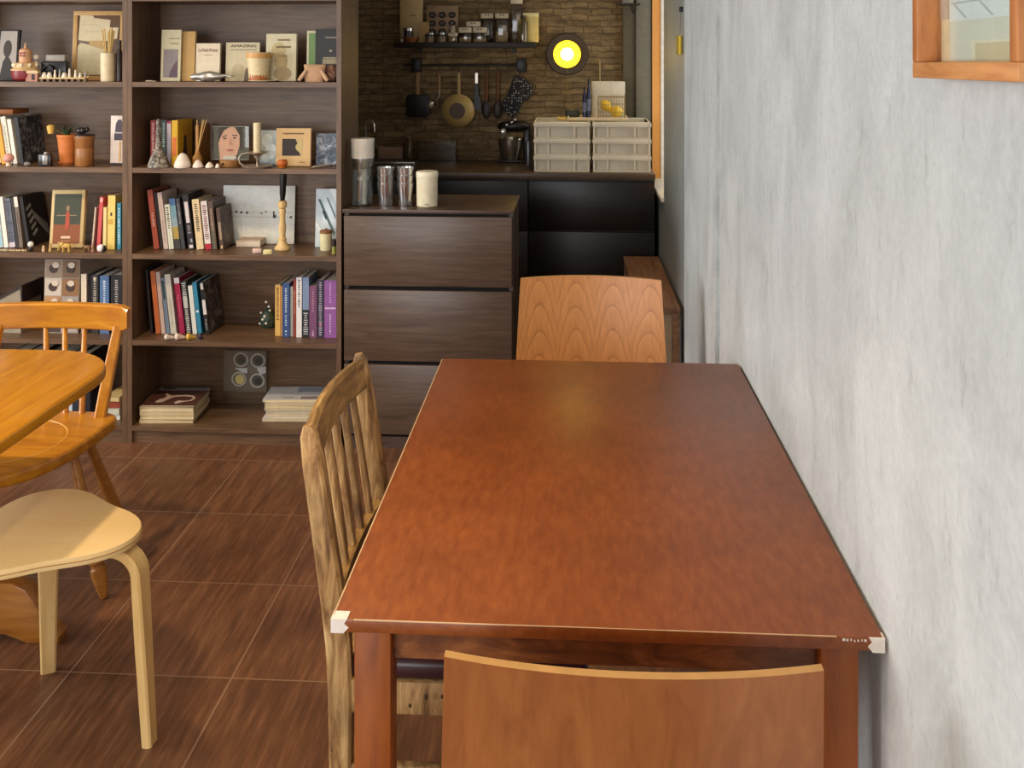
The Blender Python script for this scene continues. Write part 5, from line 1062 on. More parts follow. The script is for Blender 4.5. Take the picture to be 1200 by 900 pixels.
# ================================================================= DRAWER UNIT
xa, xb = P(402.5, 300, YC).x, P(601, 300, YC).x; kc = mpp(500, YC)
zc_ = lambda py: 1.49 - (py-HOR)*kc
cd = .40; cw = (xb-xa)/2
M_CHX = wood('dark_walnut_front', [(70, 53, 42), (90, 70, 56), (104, 82, 66)], (1, 14, 14), 5, .34, .7, bump=.01)
M_CHD = wood('dark_walnut_carcass', [(58, 42, 34), (78, 58, 46), (90, 68, 54)], (1, 10, 10), 5, .36, .7)
T = thing('drawer_unit', 'dark walnut three-drawer unit right of the bookcase, glasses on its top', 'drawer unit', ((xa+xb)/2, YC, 0))
zt = zc_(246)
obj('carcass', MB().span((-cw, .02, zc_(527)), (-cw+.016, cd, zt-.014)).span((cw-.016, .02, .06), (cw, cd, zt-.014)).span((-cw+.016, cd-.008, .06), (cw-.016, cd, zt-.014)).span((-cw+.016, .02, .06), (cw-.016, cd-.01, .078)), M_CHD, T)
obj('top_panel', MB().span((-cw-.004, -.002, zt-.014), (cw+.004, cd+.012, zt), bev=.0012), M_CHD, T)
M_GAP_SHADE = mat((16, 12, 10), .8)
obj('gap_shade_sheet', MB().span((-cw+.016, .024, .078), (cw-.016, .030, zt-.015)), M_GAP_SHADE, T)  # added near-black sheet: shade of the drawer gaps put into its colour
for y0_, y1_ in ((254, 336), (341, 424), (428.5, 510.5)): obj('drawer', MB().span((-cw+.002, 0, zc_(y1_)), (cw-.004, .019, zc_(y0_)), bev=.0015), M_CHX, T)
obj('plinth', MB().span((-cw, .012, 0), (cw, .03, zc_(514))), M_CHD, T)
ZC = zt; YCC = YC
def onc(px, py): return G(px, py, ZC)
# water jug with white lid and tap-like tube
p = onc(425, 241); k = mpp(425, p.y)
T = thing('water_dispenser', 'tall clear water dispenser with white lid at the left end of the drawer unit', 'dispenser', p)
M_GL = clearglass('vessel_glass', (244, 248, 248), .3)
obj('glass_body', MB().lathe([(0, 0), (12*k, 0), (12.4*k, 1*k), (12.4*k, 56*k), (11.6*k, 56*k), (11.6*k, 3*k), (0, 3*k)], 28), M_GL, T)
obj('lid', MB().lathe([(12.8*k, 56*k), (13.2*k, 57*k), (13.4*k, 74*k), (13.8*k, 75*k), (13.8*k, 78*k), (13*k, 79*k), (0, 79*k), (0, 56*k)], 28), mat((228, 220, 204), .35), T)
obj('inner_tube', MB().lathe([(2.6*k, 3*k), (2.8*k, 3*k), (2.8*k, 60*k), (2*k, 60*k), (2*k, 3*k)], 14, Matrix.Translation((3*k, -5*k, 0))), mat((226, 220, 208), .3), T)
obj('plunger', MB().lathe([(0, 30*k), (7*k, 30*k), (7*k, 34*k), (2*k, 36*k), (2*k, 56*k), (0, 56*k)], 18), mat((196, 188, 172), .35), T)
obj('collar', MB().lathe([(12.6*k, 44*k), (13*k, 44.6*k), (13*k, 56*k), (12.6*k, 56*k)], 28), clearglass('frosted_collar', (232, 228, 216), .4, .3), T)
# nested tumblers
GLS = clearglass('tumbler_glass', (252, 254, 254), 1.3, .2)
def tumbler(px, py, lift, label):
    p = onc(px, py); k = mpp(px, p.y); p.z += lift*k
    mb = MB().lathe([(0, 0), (6.6*k, 0), (6.9*k, .8*k), (10.4*k, 27*k), (9.8*k, 27.2*k), (6.4*k, 2.6*k), (0, 2.6*k)], 22)
    T = thing('tumbler', label, 'glass', p, group='stacked tumblers on the drawer unit')
    obj('glass_body', mb, GLS, T)
    fl = MB()
    for i in range(10):
        a = 2*math.pi*i/10; fl.tube([(6.95*k*math.cos(a), 6.95*k*math.sin(a), 1*k), (7.7*k*math.cos(a), 7.7*k*math.sin(a), 7*k)], .4*k, 5)
    obj('facet_ridge', fl, GLS, T)
    obj('rim', MB().tube([(10.2*k*math.cos(2*math.pi*i/22), 10.2*k*math.sin(2*math.pi*i/22), 27.1*k) for i in range(22)], .45*k, 6, loop=True), GLS, T)
for px, nm in ((452, 'left'), (475, 'right')):
    oth = 'nearest the water dispenser' if nm == 'left' else 'next to the cream canister'
    for i, w_ in enumerate(('lowest', 'middle', 'topmost')): tumbler(px, 241.5, 9.2*i, '%s clear tumbler of the nested stack %s' % (w_, oth))
p = onc(500.5, 242); k = mpp(500, p.y)
T = thing('cream_canister', 'plain cream cylinder canister on the drawer unit right of the stacked tumblers', 'canister', p)
obj('canister_body', MB().lathe([(0, 1.6*k), (12*k, 1.6*k), (12.2*k, 2.4*k), (12.4*k, 34*k), (0, 34*k)], 32), mat((232, 220, 188), .35), T); obj('lid', MB().lathe([(12.7*k, 34*k), (12.9*k, 34.6*k), (13*k, 40*k), (12*k, 41.6*k), (6*k, 42.4*k), (0, 42.5*k)], 32), mat((238, 228, 198), .35), T)
obj('base_ring', MB().lathe([(0, 0), (12*k, 0), (12.3*k, .6*k), (12.1*k, 1.6*k), (0, 1.6*k)], 32), mat((150, 130, 100), .3), T); obj('small_mark', MB().span((-1*k, -12.5*k, 3.6*k), (4*k, -12.2*k, 4.6*k)), mat((120, 112, 96), .5), T)
# ================================================================= KITCHEN
ZK = .90
kx0 = P(430, 60, YK).x - .5; kx1 = P(768, 60, YK).x
M_DRK = wood('black_brown', [(20, 15, 13), (28, 21, 18), (36, 28, 24)], (1, 12, 12), 5, .36, .7)
M_TOP = wood('dark_counter', [(64, 50, 38), (82, 64, 48), (92, 74, 56)], (1, 10, 10), 5, .35, .7)
T = thing('worktop', 'long dark brown kitchen worktop along the brick wall', 'worktop', ((kx0+kx1)/2, YK, ZK-.03)); cwid = (kx1-kx0)/2
obj('slab', MB().span((-cwid, 0, 0), (cwid, YW-YK-.002, .03), bev=.002), M_TOP, T)
xd = P(619, 250, YK).x; xdl = xd - .60
for x0_, x1_, lb in ((xd, kx1, 'dark kitchen cabinet under the white crates'), (xdl, xd-.002, 'dark kitchen cabinet behind the drawer unit, left of the one under the crates'), (kx0+.01, xdl-.002, 'dark kitchen cabinet below the sink')):
    T = thing('kitchen_cabinet', lb, 'cabinet', ((x0_+x1_)/2, YK+.02, 0)); w = (x1_-x0_)/2; kk = mpp(690, YK)
    obj('carcass', MB().span((-w, .02, .09), (w, YW-YK-.04, ZK-.031)), M_DRK, T)
    zz0 = [ZK-.042, 1.49-(271-HOR)*kk, 1.49-(273-HOR)*kk, .30, .295, .10]
    for i in range(0, 6, 2): obj('drawer', MB().span((-w+.002, 0, zz0[i+1]), (w-.002, .0195, zz0[i]), bev=.001), M_DRK, T)
    obj('plinth', MB().span((-w, .05, 0), (w, .065, .09)), mat((20, 16, 14), .6), T)
def onk(px, py): return G(px, py, ZK)
# sink with steel edge and tap
p = onk(436, 192.5); p2 = onk(487, 192.5); k = mpp(460, p.y)
T = thing('sink', 'steel sink drainer with bright front edge behind the stacked tumblers', 'sink', ((p.x+p2.x)/2-.1, p.y, ZK)); sw = (p2.x-p.x)/2+.1
M_STL = mat((190, 188, 182), .25, .9, var=.02)
obj('steel_rim', MB().span((-sw, -.008, .0005), (sw, .0, .014), bev=.002), M_STL, T)
obj('basin', MB().span((-sw, 0, .0005), (sw, .33, .006)), mat((96, 88, 78), .35, .6), T)
p = onk(428.5, 188.5); k = mpp(428, p.y)
T = thing('tap', 'bright curved chrome tap rising behind the water dispenser', 'tap', p)
M_CHR = mat((226, 222, 214), .12, .9, var=0)
pts = [(0, 0, 0), (0, 0, 41*k)] + [(5*k - 5.4*k*math.cos(math.pi*i/8), -.01*i/8, 41*k + 6.5*k*math.sin(math.pi*i/8)) for i in range(1, 8)] + [(10.6*k, -.012, 39*k), (11*k, -.012, 34*k)]
obj('spout', MB().tube(pts, [1.3*k]*len(pts), 10), M_CHR, T); obj('tap_base', MB().lathe([(0, 0), (3*k, 0), (2.4*k, 2*k), (2*k, 6*k), (0, 6*k)], 14), M_CHR, T)
def blk(px0, px1, pyb, pyt): 
    a = onk((px0+px1)/2, pyb); k = mpp(px0, a.y); return a, k, (px1-px0)*k, (pyb-pyt)*k
p, k, w, h = blk(443, 472, 187.5, 173)
T = thing('tissue_box', 'dusty pink tissue box behind the steel sink edge', 'tissue box', p + Vector((0, 0, .0065)))
obj('box_body', MB().span((-w/2, 0, 0), (w/2, .11, h-.006), bev=.003), mat((170, 134, 112), .6), T)
obj('tissue', MB().loft([[(x*k, .055+y, h-.008+z*k) for x, y in ((-2, -.012), (6, -.012), (6, .012), (-2, .012))] if i == 0 else [(x, .055+y, h-.006+z*k) for x, y in ((xx*k, -.010), (xx*k+5*k, -.010), (xx*k+5*k, .010), (xx*k, .010))] for i, (xx, z) in enumerate(((0, 0), (1, 4), (-3, 7.5), (-9, 8), (-12, 5.5)))]), mat((190, 160, 136), .8), T)
p, k, w, h = blk(473, 485, 188, 155)
T = thing('soap_bottle', 'dark amber pump bottle between the tissue box and the clear bin', 'bottle', p + Vector((0, .02, .0065)))
obj('bottle_body', MB().lathe([(0, 0), (6*k, 0), (6.2*k, 1*k), (6.2*k, 18*k), (4*k, 22*k), (2*k, 24*k), (0, 24*k)], 18), mat((92, 72, 46), .15, coat=.4), T); obj('pump', MB().lathe([(0, 24*k), (2.6*k, 24*k), (2.6*k, 26.5*k), (.8*k, 27*k), (.8*k, 31*k), (2*k, 31*k), (2*k, 32.4*k), (0, 32.6*k)], 12).tube([(0, 0, 31.6*k), (-4*k, -2*k, 31*k)], .8*k, 6), mat((130, 110, 84), .4), T)
a, b = onk(490.5, 187), onk(537, 187); k = mpp(510, a.y)
T = thing('clear_bin', 'clear plastic bin standing on the worktop below the hanging pans', 'bin', (a.x, a.y-.10, ZK+.001))
w = b.x-a.x; d_ = .20; h = 23*k; th = .003
obj('bin_wall', MB().span((0, 0, 0), (w, th, h)).span((0, d_-th, 0), (w, d_, h)).span((0, 0, 0), (th, d_, h)).span((w-th, 0, 0), (w, d_, h)).span((0, 0, 0), (w, d_, th)), clearglass('bin_plastic', (226, 218, 204), .16, .15), T)
obj('rim', MB().tube([(0, 0, h), (w, 0, h), (w, d_, h), (0, d_, h)], .003, 6, loop=True), clearglass('bin_rim', (200, 190, 170), .4, .2), T)
# stand mixer
p = onk(598, 187.5); k = mpp(598, p.y); p.y -= .10; p.x = P(598, 60, p.y).x; k = mpp(598, p.y)
T = thing('stand_mixer', 'dark stand mixer with steel bowl left of the white crates', 'mixer', p)
obj('bowl', MB().lathe([(0, 3*k), (8*k, 3*k), (9*k, 1*k), (9.4*k, 3*k), (12*k, 8*k), (14.6*k, 20*k), (15.4*k, 28*k), (14.8*k, 28*k), (12*k, 12*k), (0, 6*k)], 28), mat((176, 166, 148), .22, .9, var=.02), T)
M_BLK = mat((30, 25, 24), .35)
obj('base', MB().box((5*k, 0, 1.6*k), (38*k, 24*k, 3.2*k), bev=1.2*k), M_BLK, T)
obj('column', MB().box((20*k, 2*k, 20*k), (9*k, 14*k, 38*k), bev=2.5*k), M_BLK, T)
obj('motor_head', MB().ball((4*k, 0, 42*k), (20*k, 9*k, 7*k), 18), M_BLK, T)
kb = MB()
obj('attachment_hub', MB().lathe([(0, 0), (4*k, 0), (4*k, 6*k), (2*k, 7*k), (0, 7*k)], 14, Matrix.Translation((-8*k, -6*k, 36*k)) @ rot(hp)), M_CHR, T)
for x_, z_ in ((2, 47), (-4, 44), (6, 50)): obj('knob', MB().ball((x_*k, -7*k, z_*k), 2*k, 10), M_CHR, T)
obj('bowl_clip', MB().ball((11*k, -10*k, 27*k), (2.6*k, 1.6*k, 2.2*k), 10), M_CHR, T)
solo('steel_flask', 'slim grey flask standing left of the white crates beside the mixer', 'flask', MB().lathe([(0, 0), (2.6*k, 0), (2.8*k, 24*k), (1.8*k, 28*k), (0, 28*k)], 12), mat((120, 122, 126), .3, .6), onk(619, 193))
# white crates
M_CRT = mat((222, 212, 190), .45, var=.02)
yk0 = G(660, 201.5, ZK).y; kk = mpp(690, yk0)
M_CRI = M_CRT
def crate(x0, x1, z, h, label, d_=.37):
    T = thing('crate', label, 'crate', ((x0+x1)/2, yk0, z), group='white stacking crates'); w = (x1-x0)/2; r = .028; q = .004
    obj('walls', MB().span((-w+q, r, 0), (w-q, r+.004, h-.004)).span((-w+q, d_-r-.004, 0), (w-q, d_-r, h-.004)).span((-w+q, r, 0), (-w+q+.004, d_-r, h-.004)).span((w-q-.004, r, 0), (w-q, d_-r, h-.004)).span((-w+q, r, 0), (w-q, d_-r, .004)), M_CRT, T)
    lip = MB()
    lip.span((-w, 0, h-.026), (w, r+.002, h-.001), bev=.002).span((-w, d_-r-.002, h-.026), (w, d_, h-.001), bev=.002).span((-w, 0, h-.026), (-w+q+.004, d_, h-.001), bev=.002).span((w-q-.004, 0, h-.026), (w, d_, h-.001), bev=.002)
    obj('rim', lip, M_CRT, T)
    for fx in (-.975, -.50, .46, .975):
        c = fx*(w-q); obj('rib', MB().span((c-.005, 0.001, .001), (c+.005, r+.001, h-.026)), M_CRT, T)
    obj('bottom_rail', MB().span((-w+q, .002, 0), (w-q, r+.001, .006)), M_CRT, T)
    for s in (-1, 1): obj('corner_lug', MB().box((s*(w-.0035), .004, h-.014), (.010, .014, .020), bev=.002), M_CRT, T)
    return T
xL0, xL1, xR0, xR1 = P(625.5, 100, yk0).x, P(691.5, 100, yk0).x, P(694.5, 100, yk0).x, P(763, 100, yk0).x
hc = (201.5-143)*kk/3
for i, w_ in enumerate(('lowest', 'middle', 'topmost')):
    crate(xL0, xL1, ZK + i*hc+.0005, hc, '%s white crate of the left stack, next to the mixer' % w_); crate(xR0, xR1, ZK + i*hc+.0005, hc, '%s white crate of the right stack, next to the window' % w_)
zc3 = ZK + 3*hc
# things on the crates
p = P(668, 140, yk0+.12); 
T = thing('flat_tray', 'flat cream tray lying across both white crate stacks', 'tray', (P(665, 60, yk0+.10).x, yk0+.10, zc3+.001)); k = mpp(690, yk0+.1)
obj('tray_base', MB().span((0, 0, 0), (71*k, .22, .005), bev=.001), mat((224, 204, 164), .5), T)
for a, b in (((0, 0, .005), (71*k, .008, .016)), ((0, .212, .005), (71*k, .22, .016)), ((0, .008, .005), (.008, .212, .016)), ((71*k-.008, .008, .005), (71*k, .212, .016))): obj('tray_edge', MB().span(a, b, bev=.001), mat((226, 206, 168), .5), T)
T = thing('cutting_board', 'yellowish thin board under the left end of the flat cream tray', 'board', (P(653, 60, yk0+.14).x, yk0+.14, zc3+.001)); obj('board', MB().prism(arcp(.01, .01, .01, math.pi, 1.5*math.pi, 5) + [(11*k, 0), (11*k, .15)] + arcp(.01, .14, .01, hp, math.pi, 5), .008, bev=.001), mat((216, 190, 104), .5), T)
zt3 = zc3 + .007
p = Vector((P(714, 60, yk0+.22).x, yk0+.22, zt3)); k = mpp(714, p.y)
T = thing('white_box', 'white box standing behind the wire basket of lemons on the crates', 'box', p); obj('box_body', MB().span((-20*k, 0, 0), (18*k, .08, 42*k), bev=.002), mat((226, 212, 184), .55), T); obj('lid', MB().span((-20.4*k, -.001, 28*k), (18.4*k, .081, 42.6*k), bev=.002), mat((232, 220, 194), .55), T)
p = Vector((P(717, 60, yk0+.11).x, yk0+.11, zt3)); k = mpp(717, p.y)
T = thing('wire_basket', 'small white wire basket holding lemons on top of the white crates', 'basket', p)
M_WIR = mat((150, 130, 92), .4); bw_, bh_, bd_ = 15.5*k, 26*k, .10  # white wires coloured darker, their shade put into the colour
wr = MB()
for z_ in (0.002, bh_*.33, bh_*.66, bh_): wr.tube([(-bw_, 0, z_), (bw_, 0, z_), (bw_, bd_, z_), (-bw_, bd_, z_)], .0012 if z_ < bh_ else .002, 5, loop=True)
for i in range(11):
    x = -bw_ + 2*bw_*i/10; wr.tube([(x, 0, bh_), (x, 0, 0.002), (x, bd_, 0.002), (x, bd_, bh_)], .0009, 5)
for i in range(1, 4):
    for s in (-1, 1): wr.tube([(s*bw_, bd_*i/4, 0.002), (s*bw_, bd_*i/4, bh_)], .0009, 5)
obj('wires', wr, M_WIR, T)
def lemon(x, z, label, r=8.4, y=.05, a=0):
    solo('lemon', label, 'lemon', MB().lathe([(0, -1.25*r*k), (.14*r*k, -1.2*r*k), (.3*r*k, -1.02*r*k), (.74*r*k, -.7*r*k), (r*k, 0), (.74*r*k, .7*r*k), (.3*r*k, 1.02*r*k), (.14*r*k, 1.2*r*k), (0, 1.25*r*k)], 18), mat((240, 196, 40), .4, var=.04, vs=200), p + Vector((x*k, y, z*k)), (0, hp+a, 0), group='lemons in the wire basket')
lemon(-6.4, 15.6, 'lemon leaning in the left part of the wire basket', 6.4, a=.9); lemon(6, 8.6, 'lemon lying in the right part of the wire basket', 7)
for i, (px, lb, hh) in enumerate(((685, 'dark blue bottle, the left of the two beside the white box', 38), (690, 'dark blue tall bottle nearest the white box on the crates', 47))):
    q = Vector((P(px, 60, yk0+.16).x, yk0+.16, zt3)); T = thing('blue_bottle', lb, 'bottle', q, group='blue bottles on the crates'); r_ = 2.5*k
    obj('bottle_body', MB().lathe([(0, 0), (r_, 0), (r_, hh*.68*k), (r_*.5, hh*.8*k), (r_*.4, hh*.9*k), (0, hh*.9*k)], 14), mat((40, 44, 76), .25), T); obj('cap', MB().lathe([(0, hh*.9*k), (r_*.5, hh*.9*k), (r_*.5, hh*k), (0, hh*k)], 12), mat((24, 22, 28), .4), T)
    obj('pale_label', MB().lathe([(r_*1.02, hh*.2*k), (r_*1.03, hh*.2*k), (r_*1.03, hh*.5*k), (r_*1.02, hh*.5*k)], 14), mat((110, 116, 140), .5), T)
solo('dark_pouch', 'dark green packet lying behind the blue bottles on the crates', 'packet', MB().box((0, 0, .022), (.075, .05, .042), bev=.012, seg=3), mat((50, 54, 44), .5), Vector((P(671, 60, yk0+.25).x, yk0+.25, zt3)))
for px, hh, lb in ((716, 0, None),): pass
# tool rail and tools
yr = YW - .05; kr = mpp(545, yr)
def onr(px, py): return P(px, py, yr)
p = onr(545, 76.5)
T = thing('tool_rail', 'black wall rail with two square brackets for hanging utensils', 'rail', (p.x, YW, p.z)); M_IRN = mat((22, 18, 18), .4)
obj('rod', MB().tube([(-73*kr, -.05, 0), (73*kr, -.05, 0)], 1.15*kr, 10), M_IRN, T)
for px in (487, 611): obj('bracket', MB().box(((px-545)*kr, -.03, 0), (11*kr, .06, 16*kr), bev=.004), M_IRN, T)
def hook(T, k, z=0, L=8):
    obj('hook', MB().tube([(0, .006, z), (0, .0, z+2.2*k), (0, -.006, z+1*k), (0, -.006, z-2*k), (0, -.006, z-L*k), (0, -.002, z-(L+1.5)*k)], .4*k, 6), M_IRN, T)
M_HW = wood('utensil_wood', [(120, 84, 44), (150, 108, 60), (164, 122, 72)], (8, 8, 1), 4, .5)
def hang(name, px, label, cat, group=None):
    p = onr(px, 76.5); T = thing(name, label, cat, (p.x, yr-.002, p.z), group=group); return T, kr
yo = -.006
T, k = hang('frying_pan', 490, 'square dark griddle pan hanging below the left rail bracket', 'pan')
obj('handle', MB().bar([(0, yo, -8.6*k), (0, yo, -34*k)], [4*k, 5*k], 2*k, (1, 0, 0)), M_HW, T)
obj('pan_body', MB().prism(arcp(-9*k, -7*k, 5*k, hp, math.pi) + arcp(-9*k, -24*k, 5*k, math.pi, 1.5*math.pi) + arcp(9*k, -24*k, 5*k, 1.5*math.pi, 2*math.pi) + arcp(9*k, -7*k, 5*k, 0, hp), 4*k, Matrix.Translation((0, yo+2*k, -32*k)) @ rot(hp), bev=1*k), mat((24, 20, 20), .45), T)
T, k = hang('ladle', 515, 'steel ladle hanging between the griddle pan and the round pan', 'ladle'); hook(T, k, 1.4*k, 9)
obj('handle', MB().bar([(0, yo, -11*k), (0, yo, -30*k)], [2.6*k, 3*k], 2*k, (1, 0, 0)), M_HW, T)
obj('shaft', MB().tube([(0, yo, -29*k), (0, yo, -36*k), (-4*k, yo, -41*k)], [1.2*k, 1*k, .8*k], 8), M_CHR, T)
obj('cup', MB().lathe([(0, -4*k), (3*k, -3.4*k), (5.4*k, -1*k), (6*k, 2*k), (5.4*k, 2*k), (4.6*k, -.6*k), (0, -3*k)], 18, Matrix.Translation((-7*k, yo-.01, -46*k)) @ rot(hp*.8)), mat((170, 160, 140), .2, .9, var=0), T)
T, k = hang('round_pan', 538, 'round tan pan with dark round bottom hanging from the middle of the rail', 'pan'); hook(T, k, 1.9*k, 8)
obj('handle', MB().bar([(0, yo, -9*k), (0, yo, -38*k)], [3*k, 4*k], 2*k, (1, 0, 0)), wood('tan_handle', [(156, 122, 62), (180, 146, 80), (190, 158, 92)], (8, 8, 1), 4, .5), T)
obj('pan_body', MB().lathe([(0, 9*k), (9*k, 9*k), (16*k, 5*k), (19.6*k, 0), (19*k, 0), (14*k, 5*k), (0, 7*k)], 32, Matrix.Translation((-1*k, yo+.0, -53*k)) @ rot(hp)), mat((184, 152, 92), .4, var=.05), T)
obj('pan_bottom', MB().lathe([(0, 9.1*k), (9.4*k, 9.1*k), (9.4*k, 10*k), (0, 10*k)], 28, Matrix.Translation((-1*k, yo, -53*k)) @ rot(hp)), mat((84, 62, 42), .5), T)
T, k = hang('spatula', 558.5, 'black spatula with pale handle end hanging right of the round pan', 'utensil'); hook(T, k, 1.4*k, 8)
obj('handle_end', MB().bar([(0, yo, -9*k), (0, yo, -21*k)], 3.4*k, 2*k, (1, 0, 0)), mat((206, 196, 184), .3, .5), T)
obj('blade', MB().bar([(0, yo, -21*k), (0, yo, -34*k), (1*k, yo, -40*k), (2*k, yo, -52*k)], [3.6*k, 4.4*k, 8*k, 8.6*k], 1.8*k, (1, 0, 0)), mat((20, 20, 26), .4), T)
for px, dk, lb in ((570, (38, 28, 24), 'dark wooden spoon hanging beside the black spatula'), (583, (46, 32, 26), 'dark wooden spoon hanging next to the dotted oven mitt')):
    T, k = hang('wooden_spoon', px, lb, 'spoon', 'dark wooden spoons on the rail'); hook(T, k, 1.4*k, 7)
    obj('handle', MB().tube([(0, yo, -8*k), (0, yo, -42*k)], [1.5*k, 1.8*k], 8), mat((110, 66, 36), .5), T); obj('bowl', MB().ball((0, yo, -52*k), (5.4*k, 1.8*k, 10.5*k), 16), mat(dk, .45), T)
# oven mitt with dots
m, n, l, b = newmat('dotted_cloth'); tc = n.new('ShaderNodeTexCoord'); vo = n.new('ShaderNodeTexVoronoi'); vo.inputs['Scale'].default_value = 78; vo.inputs['Randomness'].default_value = .35
l.new(tc.outputs['Object'], vo.inputs['Vector']); ct = n.new('ShaderNodeValToRGB'); e = ct.color_ramp.elements; e[0].position = .26; e[0].color = lin((190, 180, 166)); e[1].position = .34; e[1].color = lin((38, 34, 40)); l.new(vo.outputs['Distance'], ct.inputs[0]); l.new(ct.outputs[0], b.inputs['Base Color']); b.inputs['Roughness'].default_value = .9
T, k = hang('oven_mitt', 605, 'dark dotted oven mitt hanging under the right rail bracket', 'oven mitt')
obj('loop', MB().tube([(0, yo, -6*k), (2*k, yo, -9*k), (1*k, yo, -14*k), (-2*k, yo, -9*k)], .6*k, 6, loop=True), mat((150, 120, 90), .7), T)
mp_ = [(-2, -11), (4, -12), (12, -17), (19, -24), (19.5, -32), (16, -38), (10, -42), (6, -46), (3, -53), (-4, -HOR), (-12, -56), (-17, -50), (-16, -42), (-11, -36), (-8, -28), (-5, -18)]
obj('mitt', MB().prism([(x*k, z*k) for x, z in mp_], 5*k, Matrix.Translation((0, yo+2*k, 0)) @ rot(hp), bev=1.8*k, seg=3), m, T)
# wall shelf and its goods
ysh = YW - .16; ks = mpp(545, ysh)
p = P(545, 49.5, ysh); zsh = p.z; xw = 84*ks
T = thing('wall_shelf', 'dark wooden wall shelf crowded with small kitchen goods above the tool rail', 'shelf', (P(544, 60, ysh).x, ysh, zsh)); M_WSH = mat((40, 28, 20), .5)
obj('board', MB().span((-xw, 0, -6.5*ks), (xw, .158, 0), bev=.002), M_WSH, T)
obj('support', MB().span((-xw*.7, .13, -.06), (-xw*.7+.02, .158, -6.5*ks)), M_WSH, T); obj('support', MB().span((xw*.7-.02, .13, -.06), (xw*.7, .158, -6.5*ks)), M_WSH, T)
def ons(px, d=.05): return Vector((P(px, 50, ysh+d).x, ysh+d, zsh+.0005))
def shbox(px0, px1, hpx, d, depth, col, name, label, cat, band=None):
    q = ons((px0+px1)/2, d); k = mpp(px0, ysh+d); w = (px1-px0)*k/2; T = thing(name, label, cat, q)
    obj('box_body', MB().span((-w, 0, 0), (w, depth, hpx*k), bev=.002), mat(col, .5), T); return T, k, w
T, k, w = shbox(468.5, 495, 52, .10, .03, (196, 166, 116), 'cream_packet', 'tall cream packet at the left end of the wall shelf', 'packet')
obj('small_print', MB().span((-2*k, -.0012, 31*k), (6*k, 0, 32*k)), mat((110, 84, 56), .5), T); obj('faded_circle', MB().tube([(6*k*math.cos(a)+0*k, -.0005, (46+5*math.sin(a))*k) for a in [math.pi + math.pi*i/10 for i in range(11)]], .0006, 5), mat((176, 144, 96), .5), T)
T, k, w = shbox(500, 537, 43, .11, .012, (158, 128, 92), 'mold_board', 'framed board with nine dark oval moulds on the wall shelf', 'board')
for i in range(9):
    x = (-11.5+11.5*(i % 3))*k; z = (12.5+9.8*(i//3))*k
    obj('mould', MB().lathe([(0, 0), (2.4*k, 0), (4.4*k, .4*k), (4.4*k, 1.4*k), (3.2*k, 1.8*k), (2.4*k, .8*k), (0, .6*k)], 18, Matrix.Translation((x, .0, z)) @ Matrix.Diagonal((1, 1, .85, 1)) @ rot(hp)), mat((64, 44, 32), .4), T)
q = ons(478, .03); k = mpp(478, ysh+.03)
T = thing('moka_pot', 'small steel pot with dark band at the left front of the wall shelf', 'pot', q + Vector((0, 0, 6.4*k)))
obj('pot_body', MB().lathe([(0, 0), (6*k, 0), (6*k, 7*k), (0, 7*k)], 16), mat((46, 34, 30), .3), T); obj('lid', MB().lathe([(0, 7*k), (6.4*k, 7*k), (6*k, 10*k), (2*k, 11.4*k), (0, 11.6*k)], 16), M_CHR, T); obj('side_tube', MB().tube([(-5.4*k, -2*k, 0), (-5.4*k, -2*k, 9*k)], 1*k, 8), M_CHR, T)
solo('wooden_bowl', 'small reddish-brown bowl-shaped stand under the steel pot', 'bowl', MB().lathe([(0, 0), (7*k, 0), (10*k, 5*k), (9*k, 6.2*k), (0, 6.2*k)], 20), mat((128, 74, 38), .5), ons(481, .03))
solo('white_ball', 'tiny white ball at the left front edge of the wall shelf', 'ornament', MB().ball((0, 0, 1.8*k), 1.8*k, 10), mat((226, 216, 196), .4), ons(471, .012))
solo('tan_card', 'tan paper card behind the little steel tins on the wall shelf', 'card', MB().span((-6*k, 0, 0), (6*k, .004, 24*k)), mat((190, 152, 96), .7), ons(497, .08))
for i, (px, lb) in enumerate(((504, 'left of the two grey tins with dark lids on the wall shelf'), (517, 'right of the two grey tins with dark lids on the wall shelf'))):
    T = thing('tin', lb, 'tin', ons(px, .03), group='grey tins on the wall shelf'); obj('tin_body', MB().lathe([(0, 0), (5.6*k, 0), (6*k, 7*k), (0, 7*k)], 16), mat((120, 96, 74), .4), T); obj('dark_lid', MB().lathe([(0, 7*k), (6.6*k, 7*k), (6.6*k, 9*k), (0, 9*k)], 16), mat((30, 24, 22), .4), T)
    obj('steel_top', MB().lathe([(0, 9*k), (5*k, 9*k), (4.6*k, 11*k), (0, 11.2*k)], 16), M_CHR, T)
def cont(px0, px1, h0, hb, hl, lab, d=.03, z0=0):
    q = ons((px0+px1)/2, d); k = mpp(px0, ysh+d); q.z += z0*k; w = (px1-px0)*k/2
    T = thing('storage_box', lab, 'container', q, group='white-lidded containers on the wall shelf')
    if hb: obj('filling', MB().span((-w+.003, .003, .002), (w-.003, .067, hb*k)), mat((206, 188, 156), .7), T)
    if h0: obj('clear_body', MB().span((-w, 0, 0), (w, .07, h0*k), bev=.002), clearglass('container_plastic', (214, 204, 186), .14, .1), T)
    obj('lid', MB().span((-w-.001, -.002, h0*k), (w+.001, .072, (h0+hl)*k), bev=.003), mat((216, 196, 162), .45), T)
    lt = MB(); lt.span((-w*.35, -.0035, (h0+hl*.55)*k), (-w*.1, -.002, (h0+hl*.8)*k)).span((w*.1, -.0035, (h0+hl*.55)*k), (w*.35, -.002, (h0+hl*.8)*k)); obj('clasp', lt, mat((110, 90, 70), .5), T)
    return T
T = cont(525.5, 536, 7, 6.5, 4, 'small clear container left of the two stacked-front ones', .02)
